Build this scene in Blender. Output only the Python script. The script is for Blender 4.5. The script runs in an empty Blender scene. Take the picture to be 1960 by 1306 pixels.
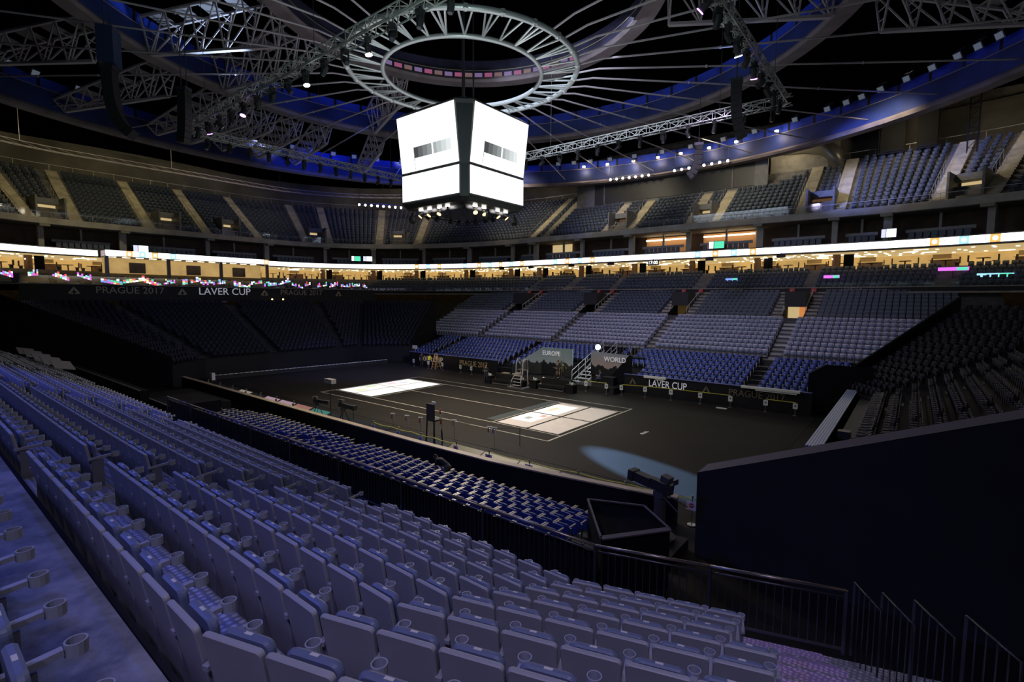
import bpy, bmesh, math, random
import numpy as np
from mathutils import Vector, Matrix
random.seed(7)
SC = bpy.context.scene
COL = SC.collection
PI = math.pi
R = math.radians

# ------------------------------------------------------------------ materials
def nodes(name):
    m = bpy.data.materials.new(name); m.use_nodes = True
    return m, m.node_tree.nodes, m.node_tree.links, m.node_tree.nodes['Principled BSDF']
def mat(name, col, rough=.6, metal=0., emit=None, es=0., var=0., vs=4., bump=0., bs=30., spec=.5):
    m, N, L, b = nodes(name)
    b.inputs['Base Color'].default_value = (*col, 1)
    b.inputs['Roughness'].default_value = rough
    b.inputs['Metallic'].default_value = metal
    b.inputs['Specular IOR Level'].default_value = spec
    if emit: 
        b.inputs['Emission Color'].default_value = (*emit, 1); b.inputs['Emission Strength'].default_value = es
    if var or bump:
        tc = N.new('ShaderNodeTexCoord')
    if var:
        n = N.new('ShaderNodeTexNoise'); n.inputs['Scale'].default_value = vs; n.inputs['Detail'].default_value = 4
        r = N.new('ShaderNodeValToRGB')
        r.color_ramp.elements[0].position = .3; r.color_ramp.elements[1].position = .7
        r.color_ramp.elements[0].color = (*[c*(1-var) for c in col], 1)
        r.color_ramp.elements[1].color = (*[min(1, c*(1+var)) for c in col], 1)
        L.new(tc.outputs['Object'], n.inputs['Vector']); L.new(n.outputs['Fac'], r.inputs['Fac']); L.new(r.outputs['Color'], b.inputs['Base Color'])
    if bump:
        n2 = N.new('ShaderNodeTexNoise'); n2.inputs['Scale'].default_value = bs
        bp = N.new('ShaderNodeBump'); bp.inputs['Strength'].default_value = bump
        L.new(tc.outputs['Object'], n2.inputs['Vector']); L.new(n2.outputs['Fac'], bp.inputs['Height']); L.new(bp.outputs['Normal'], b.inputs['Normal'])
    return m
def chequer_mat(name, col, rough=.35, metal=.8, sc=14.):
    m, N, L, b = nodes(name)
    b.inputs['Roughness'].default_value = rough; b.inputs['Metallic'].default_value = metal
    tc = N.new('ShaderNodeTexCoord'); v = N.new('ShaderNodeTexVoronoi'); v.inputs['Scale'].default_value = sc; v.inputs['Randomness'].default_value = .15
    r = N.new('ShaderNodeValToRGB'); r.color_ramp.elements[0].position = .25; r.color_ramp.elements[1].position = .5
    r.color_ramp.elements[0].color = (*[min(1, c*1.7) for c in col], 1); r.color_ramp.elements[1].color = (*[c*.7 for c in col], 1)
    bp = N.new('ShaderNodeBump'); bp.inputs['Strength'].default_value = .6; bp.invert = True
    L.new(tc.outputs['Object'], v.inputs['Vector']); L.new(v.outputs['Distance'], r.inputs['Fac']); L.new(r.outputs['Color'], b.inputs['Base Color'])
    L.new(v.outputs['Distance'], bp.inputs['Height']); L.new(bp.outputs['Normal'], b.inputs['Normal'])
    return m
def concrete_mat(name, col):
    m, N, L, b = nodes(name)
    b.inputs['Roughness'].default_value = .75
    tc = N.new('ShaderNodeTexCoord')
    n = N.new('ShaderNodeTexNoise'); n.inputs['Scale'].default_value = 2.2; n.inputs['Detail'].default_value = 8; n.inputs['Roughness'].default_value = .65
    n2 = N.new('ShaderNodeTexNoise'); n2.inputs['Scale'].default_value = 40; n2.inputs['Detail'].default_value = 3
    r = N.new('ShaderNodeValToRGB'); r.color_ramp.elements[0].position = .33; r.color_ramp.elements[1].position = .62
    r.color_ramp.elements[0].color = (*[c*.35 for c in col], 1); r.color_ramp.elements[1].color = (*col, 1)
    bp = N.new('ShaderNodeBump'); bp.inputs['Strength'].default_value = .25
    for q in (n, n2): L.new(tc.outputs['Object'], q.inputs['Vector'])
    L.new(n.outputs['Fac'], r.inputs['Fac']); L.new(r.outputs['Color'], b.inputs['Base Color'])
    L.new(n2.outputs['Fac'], bp.inputs['Height']); L.new(bp.outputs['Normal'], b.inputs['Normal'])
    return m
def skyline_mat(name, top, low, zt, zl, dark=(.004, .006, .01)):
    """printed panel: a dusk sky running from top to low colour above a dark city outline"""
    m, N, L, b = nodes(name)
    b.inputs['Roughness'].default_value = .5
    tc = N.new('ShaderNodeTexCoord'); sp = N.new('ShaderNodeSeparateXYZ'); L.new(tc.outputs['Object'], sp.inputs[0])
    mr = N.new('ShaderNodeMapRange'); mr.inputs['From Min'].default_value = zl; mr.inputs['From Max'].default_value = zt
    L.new(sp.outputs['Z'], mr.inputs['Value'])
    r = N.new('ShaderNodeValToRGB'); r.color_ramp.elements[0].color = (*low, 1); r.color_ramp.elements[1].color = (*top, 1)
    L.new(mr.outputs[0], r.inputs['Fac'])
    n = N.new('ShaderNodeTexNoise'); n.inputs['Scale'].default_value = 1.6; n.inputs['Detail'].default_value = 5
    cx = N.new('ShaderNodeCombineXYZ'); L.new(sp.outputs['X'], cx.inputs[0]); L.new(sp.outputs['Y'], cx.inputs[1]); L.new(cx.outputs[0], n.inputs['Vector'])
    mu = N.new('ShaderNodeMath'); mu.operation = 'MULTIPLY'; mu.inputs[1].default_value = .75; L.new(n.outputs['Fac'], mu.inputs[0])
    lt = N.new('ShaderNodeMath'); lt.operation = 'LESS_THAN'; L.new(mr.outputs[0], lt.inputs[0]); L.new(mu.outputs[0], lt.inputs[1])
    mx = N.new('ShaderNodeMix'); mx.data_type = 'RGBA'; mx.inputs['B'].default_value = (*dark, 1)
    L.new(lt.outputs[0], mx.inputs['Factor']); L.new(r.outputs['Color'], mx.inputs['A']); L.new(mx.outputs['Result'], b.inputs['Base Color'])
    return m
def glass_mat(name, tint=(.75, .85, .85), op=.12):
    m, N, L, b = nodes(name)
    N.remove(b); out = N['Material Output']
    t = N.new('ShaderNodeBsdfTransparent'); g = N.new('ShaderNodeBsdfGlossy'); g.inputs['Roughness'].default_value = .05; g.inputs['Color'].default_value = (*tint, 1)
    x = N.new('ShaderNodeMixShader'); x.inputs[0].default_value = op
    L.new(t.outputs[0], x.inputs[1]); L.new(g.outputs[0], x.inputs[2]); L.new(x.outputs[0], out.inputs['Surface'])
    return m
M = {}
def mm(k, *a, **kw): M[k] = mat(k, *a, **kw)
mm('seat_back', (.40, .40, .43), .5, var=.08, vs=3, bump=.08, bs=220)
mm('seat_pan', (.16, .195, .32), .45, bump=.05, bs=200)
mm('seat_arm', (.36, .37, .44), .4)
mm('seat_leg', (.24, .24, .30), .45, .3)
mm('cup', (.40, .42, .50), .3)
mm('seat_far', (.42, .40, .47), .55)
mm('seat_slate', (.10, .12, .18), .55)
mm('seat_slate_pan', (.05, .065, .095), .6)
mm('seat_navy', (.03, .06, .26), .5)
mm('seat_navy_pan', (.022, .04, .18), .5)
mm('seat_black', (.008, .009, .022), .6, spec=.3)
mm('seat_black_pan', (.006, .007, .018), .6, spec=.3)
mm('arm_tan', (.40, .34, .24), .35)
mm('steel', (.45, .45, .48), .35, .9)
mm('dark_steel', (.10, .10, .12), .4, .8)
mm('light_steel', (.55, .55, .60), .4, 0)
mm('lav_steel', (.40, .36, .40), .5, 0)
mm('black', (.010, .010, .013), .7)
mm('drape', (.007, .007, .011), .95, var=.3, vs=2, spec=.1)
mm('panel_black', (.010, .010, .014), .6, var=.15, vs=.6, spec=.25)
mm('floor', (.012, .011, .010), .7, var=.2, vs=.4, spec=.2)
mm('court', (.0175, .0150, .0135), .75, var=.18, vs=.25, bump=.05, bs=120, spec=.2)
mm('line', (.62, .58, .50), .6)
mm('sheet', (.72, .66, .64), .6, var=.05, vs=2)
mm('projected', (.25, .25, .25), .6, emit=(1, .98, .95), es=.93)  # projector light put into the sheet as emission
mm('projected_dim', (.022, .024, .026), .6, emit=(.10, .14, .15), es=.22)  # weak projector light on the floor, put in as emission
M['concrete'] = concrete_mat('concrete', (.34, .34, .38))
mm('concrete_dark', (.14, .13, .12), .8, var=.3, vs=1.5)
mm('concrete_fascia', (.36, .33, .30), .75, var=.2, vs=.7)
mm('concrete_light', (.27, .25, .21), .8, var=.25, vs=1.2)
M['tread'] = chequer_mat('tread', (.40, .40, .46), .4, .4)
M['step'] = chequer_mat('step', (.50, .48, .52), .3, .7, 16.)
mm('riser', (.055, .053, .06), .7, var=.3, vs=3)
mm('void', (.006, .006, .007), .9)
mm('ledge', (.40, .32, .24), .5, var=.15, vs=1.2)
mm('white', (.75, .74, .72), .5)
mm('gold', (.42, .31, .16), .5)
mm('gold_dim', (.30, .26, .18), .5)
mm('text_white', (.8, .8, .84), .5, emit=(.75, .75, .85), es=.25)
mm('text_far', (.3, .3, .32), .5)
mm('yellow_rope', (.60, .55, .06), .6)
mm('red', (.42, .03, .03), .5)
mm('led_white', (.1, .1, .1), .4, emit=(1, 1, 1), es=2.6)
mm('led_orange', (.1, .1, .1), .4, emit=(1, .45, .10), es=1.3)
mm('led_cyan', (.1, .1, .1), .4, emit=(.35, .72, 1), es=1.3)
mm('led_pale', (.1, .1, .1), .4, emit=(.80, .92, 1), es=1.6)
mm('led_grey', (.1, .1, .1), .4, emit=(.70, .72, .95), es=1.1)
mm('led_red', (.1, .1, .1), .4, emit=(1, .1, .1), es=1.2)
mm('led_magenta', (.1, .1, .1), .4, emit=(.75, .15, .9), es=1.2)
mm('led_green', (.1, .1, .1), .4, emit=(.1, .85, .5), es=1.0)
mm('led_blue', (.02, .03, .05), .4, emit=(.02, .28, .85), es=.7)
mm('led_brown', (.030, .026, .012), .5, emit=(.30, .24, .08), es=.10)
mm('led_dim', (.03, .035, .045), .3)
mm('screen', (.1, .1, .1), .4, emit=(1, 1, 1), es=1.6)
for i, g in enumerate((.07, .14, .22, .32, .44, .58, .72, .86)): mm('grey%d' % i, (.02, .02, .02), .5, emit=(g*.93, g, g), es=1.)
mm('bulb', (.5, .5, .5), .3, emit=(1, .93, .80), es=14)
mm('bulb_warm', (.5, .5, .5), .3, emit=(1, .66, .25), es=3.2)
mm('bulb_cool', (.5, .5, .5), .3, emit=(.8, .92, 1), es=16)
mm('bulb_purple', (.4, .2, .5), .3, emit=(.62, .20, 1), es=12)
mm('flood_glass', (.22, .25, .30), .2, emit=(.5, .6, .75), es=.12)
mm('lounge_wall', (.62, .48, .22), .6, var=.45, vs=.5, emit=(1, .62, .22), es=.34)  # lounge lighting put into the wall as a glow
mm('lounge_ceiling', (.70, .58, .38), .7, emit=(1, .72, .32), es=.48)  # ceiling glow stands in for the light on it
mm('lounge_lamp', (.5, .5, .4), .3, emit=(1, .90, .62), es=5)
mm('lit_opening', (.5, .4, .25), .6, emit=(1, .74, .36), es=.55)  # light of the opening put in as a glowing surface
mm('lit_orange', (.5, .2, .08), .6, emit=(1, .36, .10), es=.6)  # orange light on the tunnel wall put in as emission
mm('wood_column', (.17, .085, .05), .5, var=.3, vs=2)
mm('column', (.34, .33, .32), .7, var=.15, vs=1)
mm('suite_wall', (.075, .045, .035), .7, var=.35, vs=.8)
mm('pony_wall', (.30, .30, .33), .6, var=.1, vs=1)
mm('ring_blue', (.012, .028, .15), .6, var=.45, vs=.35)
mm('ring_blue_top', (.015, .045, .45), .6, var=.5, vs=.5)
mm('ring_lip', (.17, .14, .15), .6, var=.3, vs=.5)
mm('roof', (.0015, .0015, .002), 1., var=.4, vs=.2, spec=0)
mm('speaker', (.012, .012, .014), .6, var=.3, vs=8)
mm('speaker_case', (.02, .035, .10), .6)
mm('duct', (.22, .21, .18), .35, .6)
mm('skin', (.42, .24, .16), .5)
mm('cloth_dark', (.015, .015, .02), .8)
mm('cloth_teal', (.02, .09, .10), .8)
mm('cloth_blue', (.03, .10, .22), .8)
mm('cloth_orange', (.42, .16, .07), .8)
mm('cloth_green', (.05, .06, .03), .8)
mm('cloth_grey', (.12, .12, .12), .8)
mm('cloth_vest', (.62, .62, .03), .8)
mm('trousers', (.03, .03, .045), .8)
mm('jeans', (.05, .07, .12), .8)
mm('khaki', (.34, .24, .13), .8)
mm('hair', (.03, .02, .012), .8)
mm('wood', (.45, .30, .15), .6, var=.2, vs=6)
mm('leather', (.014, .013, .014), .45)
mm('grey_panel', (.14, .14, .15), .6, var=.2, vs=1.5)
mm('perf_plank', (.55, .64, .90), .4)
M['europe'] = skyline_mat('europe', (.16, .22, .27), (.30, .36, .40), 3.3, .9)
M['world'] = skyline_mat('world', (.22, .26, .32), (.46, .30, .26), 3.3, 1.1)
M['mural'] = skyline_mat('mural', (.22, .29, .27), (.34, .38, .34), 28.2, 23.2, (.030, .030, .028))
M['glass'] = glass_mat('glass')
def ribbed_mat(name, src, count):
    m = M[src].copy(); m.name = name; N, L = m.node_tree.nodes, m.node_tree.links; b = N['Principled BSDF']
    tc = N.new('ShaderNodeTexCoord'); g = N.new('ShaderNodeTexGradient'); g.gradient_type = 'RADIAL'; L.new(tc.outputs['Object'], g.inputs['Vector'])
    mu = N.new('ShaderNodeMath'); mu.operation = 'MULTIPLY'; mu.inputs[1].default_value = count; L.new(g.outputs['Fac'], mu.inputs[0])
    fr = N.new('ShaderNodeMath'); fr.operation = 'FRACT'; L.new(mu.outputs[0], fr.inputs[0])
    lt = N.new('ShaderNodeMath'); lt.operation = 'LESS_THAN'; lt.inputs[1].default_value = .10; L.new(fr.outputs[0], lt.inputs[0])
    mx = N.new('ShaderNodeMix'); mx.data_type = 'RGBA'; mx.inputs['B'].default_value = (.004, .004, .01, 1); L.new(lt.outputs[0], mx.inputs['Factor'])
    L.new(b.inputs['Base Color'].links[0].from_socket, mx.inputs['A']); L.new(mx.outputs['Result'], b.inputs['Base Color']); M[name] = m
ribbed_mat('ring_ribs_wide', 'ring_blue_top', 92); ribbed_mat('ring_ribs', 'ring_blue_top', 56)

# ------------------------------------------------------------------ mesh helpers
KIDS = {}
class MB:
    def __init__(s): s.v = []; s.f = []; s.m = []
    def add(s, vs, fs, mi=0):
        o = len(s.v); s.v += [tuple(v) for v in vs]; s.f += [tuple(i+o for i in f) for f in fs]; s.m += [mi]*len(fs)
    def quad(s, a, b, c, d, mi=0): s.add([a, b, c, d], [(0, 1, 2, 3)], mi)
    def box(s, c, d, mi=0, rz=0., mx=None):
        x, y, z = [q/2 for q in d]
        vs = [Vector((i*x, j*y, k*z)) for k in (-1, 1) for j in (-1, 1) for i in (-1, 1)]
        if mx is not None: vs = [mx @ v for v in vs]
        elif rz:
            r = Matrix.Rotation(rz, 3, 'Z'); vs = [r @ v for v in vs]
        C = Vector(c); vs = [v+C for v in vs]
        s.add(vs, [(0, 2, 3, 1), (4, 5, 7, 6), (0, 1, 5, 4), (2, 6, 7, 3), (0, 4, 6, 2), (1, 3, 7, 5)], mi)
    def bar(s, a, b, w, h=None, mi=0, up=(0, 0, 1)):
        """box running from a to b"""
        h = h or w; a = Vector(a); b = Vector(b); d = b-a; l = d.length
        if l < 1e-6: return
        d /= l; u = Vector(up)
        if abs(d.dot(u)) > .99: u = Vector((0, 1, 0))
        x = d.cross(u).normalized(); u = x.cross(d)
        vs = []
        for p in (a, b):
            for i, j in ((-1, -1), (1, -1), (1, 1), (-1, 1)): vs.append(p+x*(i*w/2)+u*(j*h/2))
        s.add(vs, [(0, 1, 2, 3), (7, 6, 5, 4), (0, 4, 5, 1), (1, 5, 6, 2), (2, 6, 7, 3), (3, 7, 4, 0)], mi)
    def tube(s, pts, r, n=6, mi=0, closed=False, cap=True):
        pts = [Vector(p) for p in pts]; k = len(pts); vs = []
        rs = r if isinstance(r, (list, tuple)) else [r]*k
        for i, p in enumerate(pts):
            if closed: d = pts[(i+1) % k]-pts[i-1]
            else: d = pts[min(i+1, k-1)]-pts[max(i-1, 0)]
            d.normalize(); u = Vector((0, 0, 1))
            if abs(d.dot(u)) > .98: u = Vector((0, 1, 0))
            x = d.cross(u).normalized(); y = x.cross(d)
            for j in range(n):
                t = 2*PI*(j+.5)/n; vs.append(p+x*(rs[i]*math.cos(t))+y*(rs[i]*math.sin(t)))
        fs = []
        for i in range(k if closed else k-1):
            a = i*n; b = ((i+1) % k)*n
            for j in range(n): fs.append((a+j, a+(j+1) % n, b+(j+1) % n, b+j))
        if cap and not closed: fs += [tuple(range(n))[::-1], tuple((k-1)*n+j for j in range(n))]
        s.add(vs, fs, mi)
    def prism(s, poly, z0, z1, mi=0):
        n = len(poly)
        s.add([(x, y, z0) for x, y in poly]+[(x, y, z1) for x, y in poly],
              [tuple(range(n))[::-1], tuple(range(n, 2*n))]+[(i, (i+1) % n, n+(i+1) % n, n+i) for i in range(n)], mi)
    def slab(s, out, t, bev=.01, mx=None, mi=0):
        """rounded-edge slab; out = outline in (x,z); thickness t along +y from 0"""
        n = len(out); cx = sum(p[0] for p in out)/n; cz = sum(p[1] for p in out)/n
        def ring(y, k): 
            o = []
            for x, z in out:
                dx, dz = x-cx, z-cz; l = math.hypot(dx, dz); f = (l-k)/l
                o.append(Vector((cx+dx*f, y, cz+dz*f)))
            return o
        vs = ring(0, bev)+ring(bev, 0)+ring(t-bev, 0)+ring(t, bev)
        if mx is not None: vs = [mx @ v for v in vs]
        fs = [tuple(range(n))]+[tuple(range(4*n-1, 3*n-1, -1))]
        for k in range(3):
            for i in range(n): fs.append((k*n+i, (k+1)*n+i, (k+1)*n+(i+1) % n, k*n+(i+1) % n))
        s.add(vs, fs, mi)
    def ringtube(s, c, ri, ro, z0, z1, n=14, mi=0):
        cx, cy = c; vs = []
        for r_, z in ((ro, z0), (ro, z1), (ri, z1), (ri, z0)):
            for i in range(n): vs.append((cx+r_*math.cos(2*PI*i/n), cy+r_*math.sin(2*PI*i/n), z))
        fs = []
        for k in range(4):
            a = k*n; b = ((k+1) % 4)*n
            for i in range(n): fs.append((a+i, a+(i+1) % n, b+(i+1) % n, b+i))
        s.add(vs, fs, mi)
    def cyl(s, c, r, z0, z1, n=12, mi=0, r1=None):
        r1 = r if r1 is None else r1
        vs = [(c[0]+q*math.cos(2*PI*i/n), c[1]+q*math.sin(2*PI*i/n), z) for q, z in ((r, z0), (r1, z1)) for i in range(n)]
        s.add(vs, [tuple(range(n))[::-1], tuple(range(n, 2*n))]+[(i, (i+1) % n, n+(i+1) % n, n+i) for i in range(n)], mi)
    def ball(s, c, r, n=8, mi=0, sc=(1, 1, 1)):
        vs = []; m2 = n//2
        for i in range(1, m2):
            t = PI*i/m2
            for j in range(n): vs.append((c[0]+sc[0]*r*math.sin(t)*math.cos(2*PI*j/n), c[1]+sc[1]*r*math.sin(t)*math.sin(2*PI*j/n), c[2]+sc[2]*r*math.cos(t)))
        k = len(vs); vs += [(c[0], c[1], c[2]+sc[2]*r), (c[0], c[1], c[2]-sc[2]*r)]
        fs = []
        for i in range(m2-2):
            for j in range(n): fs.append((i*n+j, (i+1)*n+j, (i+1)*n+(j+1) % n, i*n+(j+1) % n))
        for j in range(n): fs.append((k, j, (j+1) % n)); fs.append((k+1, (m2-2)*n+(j+1) % n, (m2-2)*n+j))
        s.add(vs, fs, mi)
    def build(s, name, mats, parent=None, org=(0, 0, 0), smooth=False):
        me = bpy.data.meshes.new(name)
        ox, oy, oz = org
        me.from_pydata([(x-ox, y-oy, z-oz) for x, y, z in s.v], [], s.f)
        if not isinstance(mats, (list, tuple)): mats = [mats]
        for q in mats: me.materials.append(M[q] if isinstance(q, str) else q)
        if any(s.m): me.polygons.foreach_set('material_index', s.m)
        if smooth: me.polygons.foreach_set('use_smooth', [True]*len(s.f))
        me.update()
        o = bpy.data.objects.new(name, me); COL.objects.link(o)
        if parent is not None: o.parent = parent; KIDS.setdefault(parent.name, []).append(o)
        else: o.location = org
        return o
def tag(o, label, cat, group=None, kind=None):
    o['label'] = label; o['category'] = cat
    if group: o['group'] = group
    if kind: o['kind'] = kind
    return o
def struct(o): o['kind'] = 'structure'; return o
def thing(name, label, cat, loc=(0, 0, 0), rz=0., group=None):
    o = bpy.data.objects.new(name, None); COL.objects.link(o); o.location = loc; o.rotation_euler = (0, 0, rz); o.empty_display_size = .1
    return tag(o, label, cat, group)
def dup(root, loc, rz, label, group=None):
    r = root.copy(); COL.objects.link(r); r.location = loc; r.rotation_euler = (0, 0, rz); r['label'] = label
    if group: r['group'] = group
    for ch in KIDS.get(root.name, ()):
        c = ch.copy(); COL.objects.link(c); c.parent = r
        for g in KIDS.get(ch.name, ()):
            d = g.copy(); COL.objects.link(d); d.parent = c
    return r
def instanced(name, tmpl, places, mats):
    """one mesh holding a copy of the template at every place (x,y,z,rz[,material shift])"""
    V = np.array(tmpl.v, float); P = np.array([p[:4] for p in places], float)
    c, s_ = np.cos(P[:, 3])[:, None], np.sin(P[:, 3])[:, None]
    X = V[None, :, 0]*c-V[None, :, 1]*s_+P[:, 0:1]; Y = V[None, :, 0]*s_+V[None, :, 1]*c+P[:, 1:2]; Z = V[None, :, 2]+P[:, 2:3]
    co = np.stack([X, Y, Z], -1).reshape(-1, 3); nv = len(V); n = len(P)
    F = np.array(tmpl.f, int)                                       # quads only
    F = (F[None]+(np.arange(n)*nv)[:, None, None]).reshape(-1, 4)
    me = bpy.data.meshes.new(name); me.vertices.add(len(co)); me.vertices.foreach_set('co', co.ravel())
    me.loops.add(F.size); me.loops.foreach_set('vertex_index', F.ravel().astype(np.int32))
    me.polygons.add(len(F)); me.polygons.foreach_set('loop_start', np.arange(0, F.size, 4, dtype=np.int32))
    for q in mats: me.materials.append(M[q])
    sh = np.array([p[4] if len(p) > 4 else 0 for p in places], int)
    mi = (np.array(tmpl.m, int)[None]+sh[:, None]).ravel(); me.polygons.foreach_set('material_index', mi.astype(np.int32))
    me.update(calc_edges=True); me.validate()
    o = bpy.data.objects.new(name, me); COL.objects.link(o)
    return o
def text_mesh(name, s, size, m, loc, rot, parent=None, ext=.01, align='CENTER', sx=1., org=(0, 0, 0)):
    cu = bpy.data.curves.new(name, 'FONT'); cu.body = s; cu.size = size; cu.extrude = ext; cu.align_x = align; cu.align_y = 'CENTER'; cu.resolution_u = 3
    t = bpy.data.objects.new(name, cu); me = bpy.data.meshes.new_from_object(t)
    bpy.data.objects.remove(t); bpy.data.curves.remove(cu)
    mx = Matrix.Translation(Vector(loc)-Vector(org)) @ rot.to_4x4() @ Matrix.Diagonal((sx, 1, 1, 1))
    me.transform(mx); me.materials.clear(); me.materials.append(M[m]); me.name = name
    o = bpy.data.objects.new(name, me); COL.objects.link(o)
    if parent is not None: o.parent = parent; KIDS.setdefault(parent.name, []).append(o)
    return o
def facing(ax):                       # text facing direction: '-y', '+x'
    if ax == '-y': return Matrix.Rotation(PI/2, 3, 'X')
    if ax == '+x': return Matrix.Rotation(PI/2, 3, 'Z') @ Matrix.Rotation(PI/2, 3, 'X')
    if ax == '+y': return Matrix.Rotation(PI, 3, 'Z') @ Matrix.Rotation(PI/2, 3, 'X')
_ones = 'zeroth first second third fourth fifth sixth seventh eighth ninth tenth eleventh twelfth thirteenth fourteenth fifteenth sixteenth seventeenth eighteenth nineteenth twentieth'.split()
_tens = {20: 'twenty', 30: 'thirty', 40: 'forty', 50: 'fifty', 60: 'sixty', 70: 'seventy', 80: 'eighty', 90: 'ninety'}
_tenth = {30: 'thirtieth', 40: 'fortieth', 50: 'fiftieth', 60: 'sixtieth', 70: 'seventieth', 80: 'eightieth', 90: 'ninetieth'}
def nth(n):
    if n <= 20: return _ones[n]
    return _tenth[n] if n % 10 == 0 else _tens[n//10*10]+'-'+_ones[n % 10]

# ------------------------------------------------------------------ camera
CAM = Vector((27.8152, -28.7497, 8.0821))
def camera():
    yaw, pitch, roll, f = .6736, -.0832, .0042, 961.5211
    fw = Vector((-math.sin(yaw)*math.cos(pitch), math.cos(yaw)*math.cos(pitch), math.sin(pitch)))
    r = Vector((math.cos(yaw), math.sin(yaw), 0)); u = r.cross(fw)
    r2 = r*math.cos(roll)+u*math.sin(roll); u2 = u*math.cos(roll)-r*math.sin(roll)
    cd = bpy.data.cameras.new('camera'); c = bpy.data.objects.new('camera', cd); COL.objects.link(c)
    cd.sensor_width = 36; cd.lens = f/1960*36; cd.clip_start = .05; cd.clip_end = 500
    c.matrix_world = Matrix(((r2.x, u2.x, -fw.x, CAM.x), (r2.y, u2.y, -fw.y, CAM.y), (r2.z, u2.z, -fw.z, CAM.z), (0, 0, 0, 1)))
    SC.camera = c
camera()

# bowl outline: rounded rectangle, grown outwards by d; u runs from the right end over the far side to the left end
def outline():
    q = []
    for y in np.linspace(-4, 12, 9): q.append((22+34, y, 'r', 0))
    pts = [('s', 56., y) for y in np.linspace(-6, 12, 8)]
    pts += [('c', t, 1) for t in np.linspace(0, PI/2, 29)[1:]]
    pts += [('t', x, 0) for x in np.linspace(22, -22, 21)[1:]]
    pts += [('c', t, -1) for t in np.linspace(PI/2, PI, 29)[1:]]
    pts += [('w', -56., y) for y in np.linspace(12, -12, 13)[1:]]
    pts += [('b', t, 0) for t in np.linspace(PI, PI*1.5, 29)[1:16]]
    return pts
OUT = outline()
def opt(i, d):
    k, a, b = OUT[i]
    if k == 's': return (56+d, b)
    if k == 'c':
        cx = 22 if b > 0 else -22
        return (cx+(34+d)*math.cos(a), 12+(24.3+d)*math.sin(a))
    if k == 't': return (a, 36.3+d)
    if k == 'w': return (-56-d, b)
    return (-22+(34+d)*math.cos(a), -12+(24.3+d)*math.sin(a))
NO = len(OUT)
def opath(d): return [opt(i, d) for i in range(NO)]
_b = np.array(opath(0.)); _s = np.concatenate([[0], np.cumsum(np.hypot(*np.diff(_b, axis=0).T))])
def at_s(s, d):
    """point on the outline at arc length s (measured at d=0), and the inward facing angle"""
    s = min(max(s, 0), _s[-1]-1e-6); i = int(np.searchsorted(_s, s, 'right')-1); t = (s-_s[i])/(_s[i+1]-_s[i])
    a = np.array(opt(i, d)); b = np.array(opt(i+1, d)); p = a+(b-a)*t
    a2 = np.array(opt(i, d+1)); b2 = np.array(opt(i+1, d+1)); o = (a2+(b2-a2)*t)-p
    return p, math.atan2(-o[1], -o[0])-PI/2           # rz so that local +y looks inwards
def s_near(x, y):
    return min(((math.hypot(at_s(s, 1.5)[0][0]-x, at_s(s, 1.5)[0][1]-y), s) for s in np.arange(0, _s[-1], .2)))[1]
def sweep(mb, prof, mi=0, i0=0, i1=None, closed=False):
    """sweep a profile [(d,z),...] along the outline"""
    i1 = NO if i1 is None else i1; k = len(prof); vs = []
    for i in range(i0, i1):
        for d, z in prof: x, y = opt(i, d); vs.append((x, y, z))
    fs = []
    for i in range(i1-i0-1):
        for j in range(k if closed else k-1): fs.append((i*k+j, i*k+(j+1) % k, (i+1)*k+(j+1) % k, (i+1)*k+j))
    mb.add(vs, fs, mi)

def slot_mat():
    m, N, L, b = nodes('slotted'); b.inputs['Roughness'].default_value = .4
    tc = N.new('ShaderNodeTexCoord'); mp = N.new('ShaderNodeMapping'); mp.inputs['Rotation'].default_value = (0, 0, PI/2); t = N.new('ShaderNodeTexBrick')
    t.inputs['Scale'].default_value = 1.; t.inputs['Brick Width'].default_value = .34; t.inputs['Row Height'].default_value = .105; t.inputs['Mortar Size'].default_value = .036; t.inputs['Mortar Smooth'].default_value = 0; t.offset = 0
    t.inputs['Color1'].default_value = t.inputs['Color2'].default_value = (.01, .01, .02, 1); t.inputs['Mortar'].default_value = (.55, .64, .90, 1)
    L.new(tc.outputs['Object'], mp.inputs['Vector']); L.new(mp.outputs[0], t.inputs['Vector']); L.new(t.outputs['Color'], b.inputs['Base Color']); M['slotted'] = m
slot_mat()
# ------------------------------------------------------------------ setting
def setting():
    b = MB(); b.box((0, 0, -.06), (150, 130, .1)); struct(b.build('floor', 'floor'))
    b = MB(); b.box((-.6, 1.2, -.005), (47, 19.6, .012)); o = b.build('court_carpet', 'court'); struct(o); o.name = 'floor_court'
    b = MB(); n = 64; vs = [(0, 0, 44)]
    for r, z in ((14, 43), (30, 40), (48, 36.5), (80, 31)):
        vs += [(r*math.cos(2*PI*i/n), r*.9*math.sin(2*PI*i/n), z) for i in range(n)]
    fs = [(0, 1+(i+1) % n, 1+i) for i in range(n)]
    for k in range(3):
        for i in range(n): fs.append((1+k*n+i, 1+k*n+(i+1) % n, 1+(k+1)*n+(i+1) % n, 1+(k+1)*n+i))
    b.add(vs, fs); struct(b.build('ceiling', 'roof'))
    b = MB(); sweep(b, [(19, 0), (19, 40)]); struct(b.build('wall_outer', 'concrete_dark'))
setting()

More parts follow.
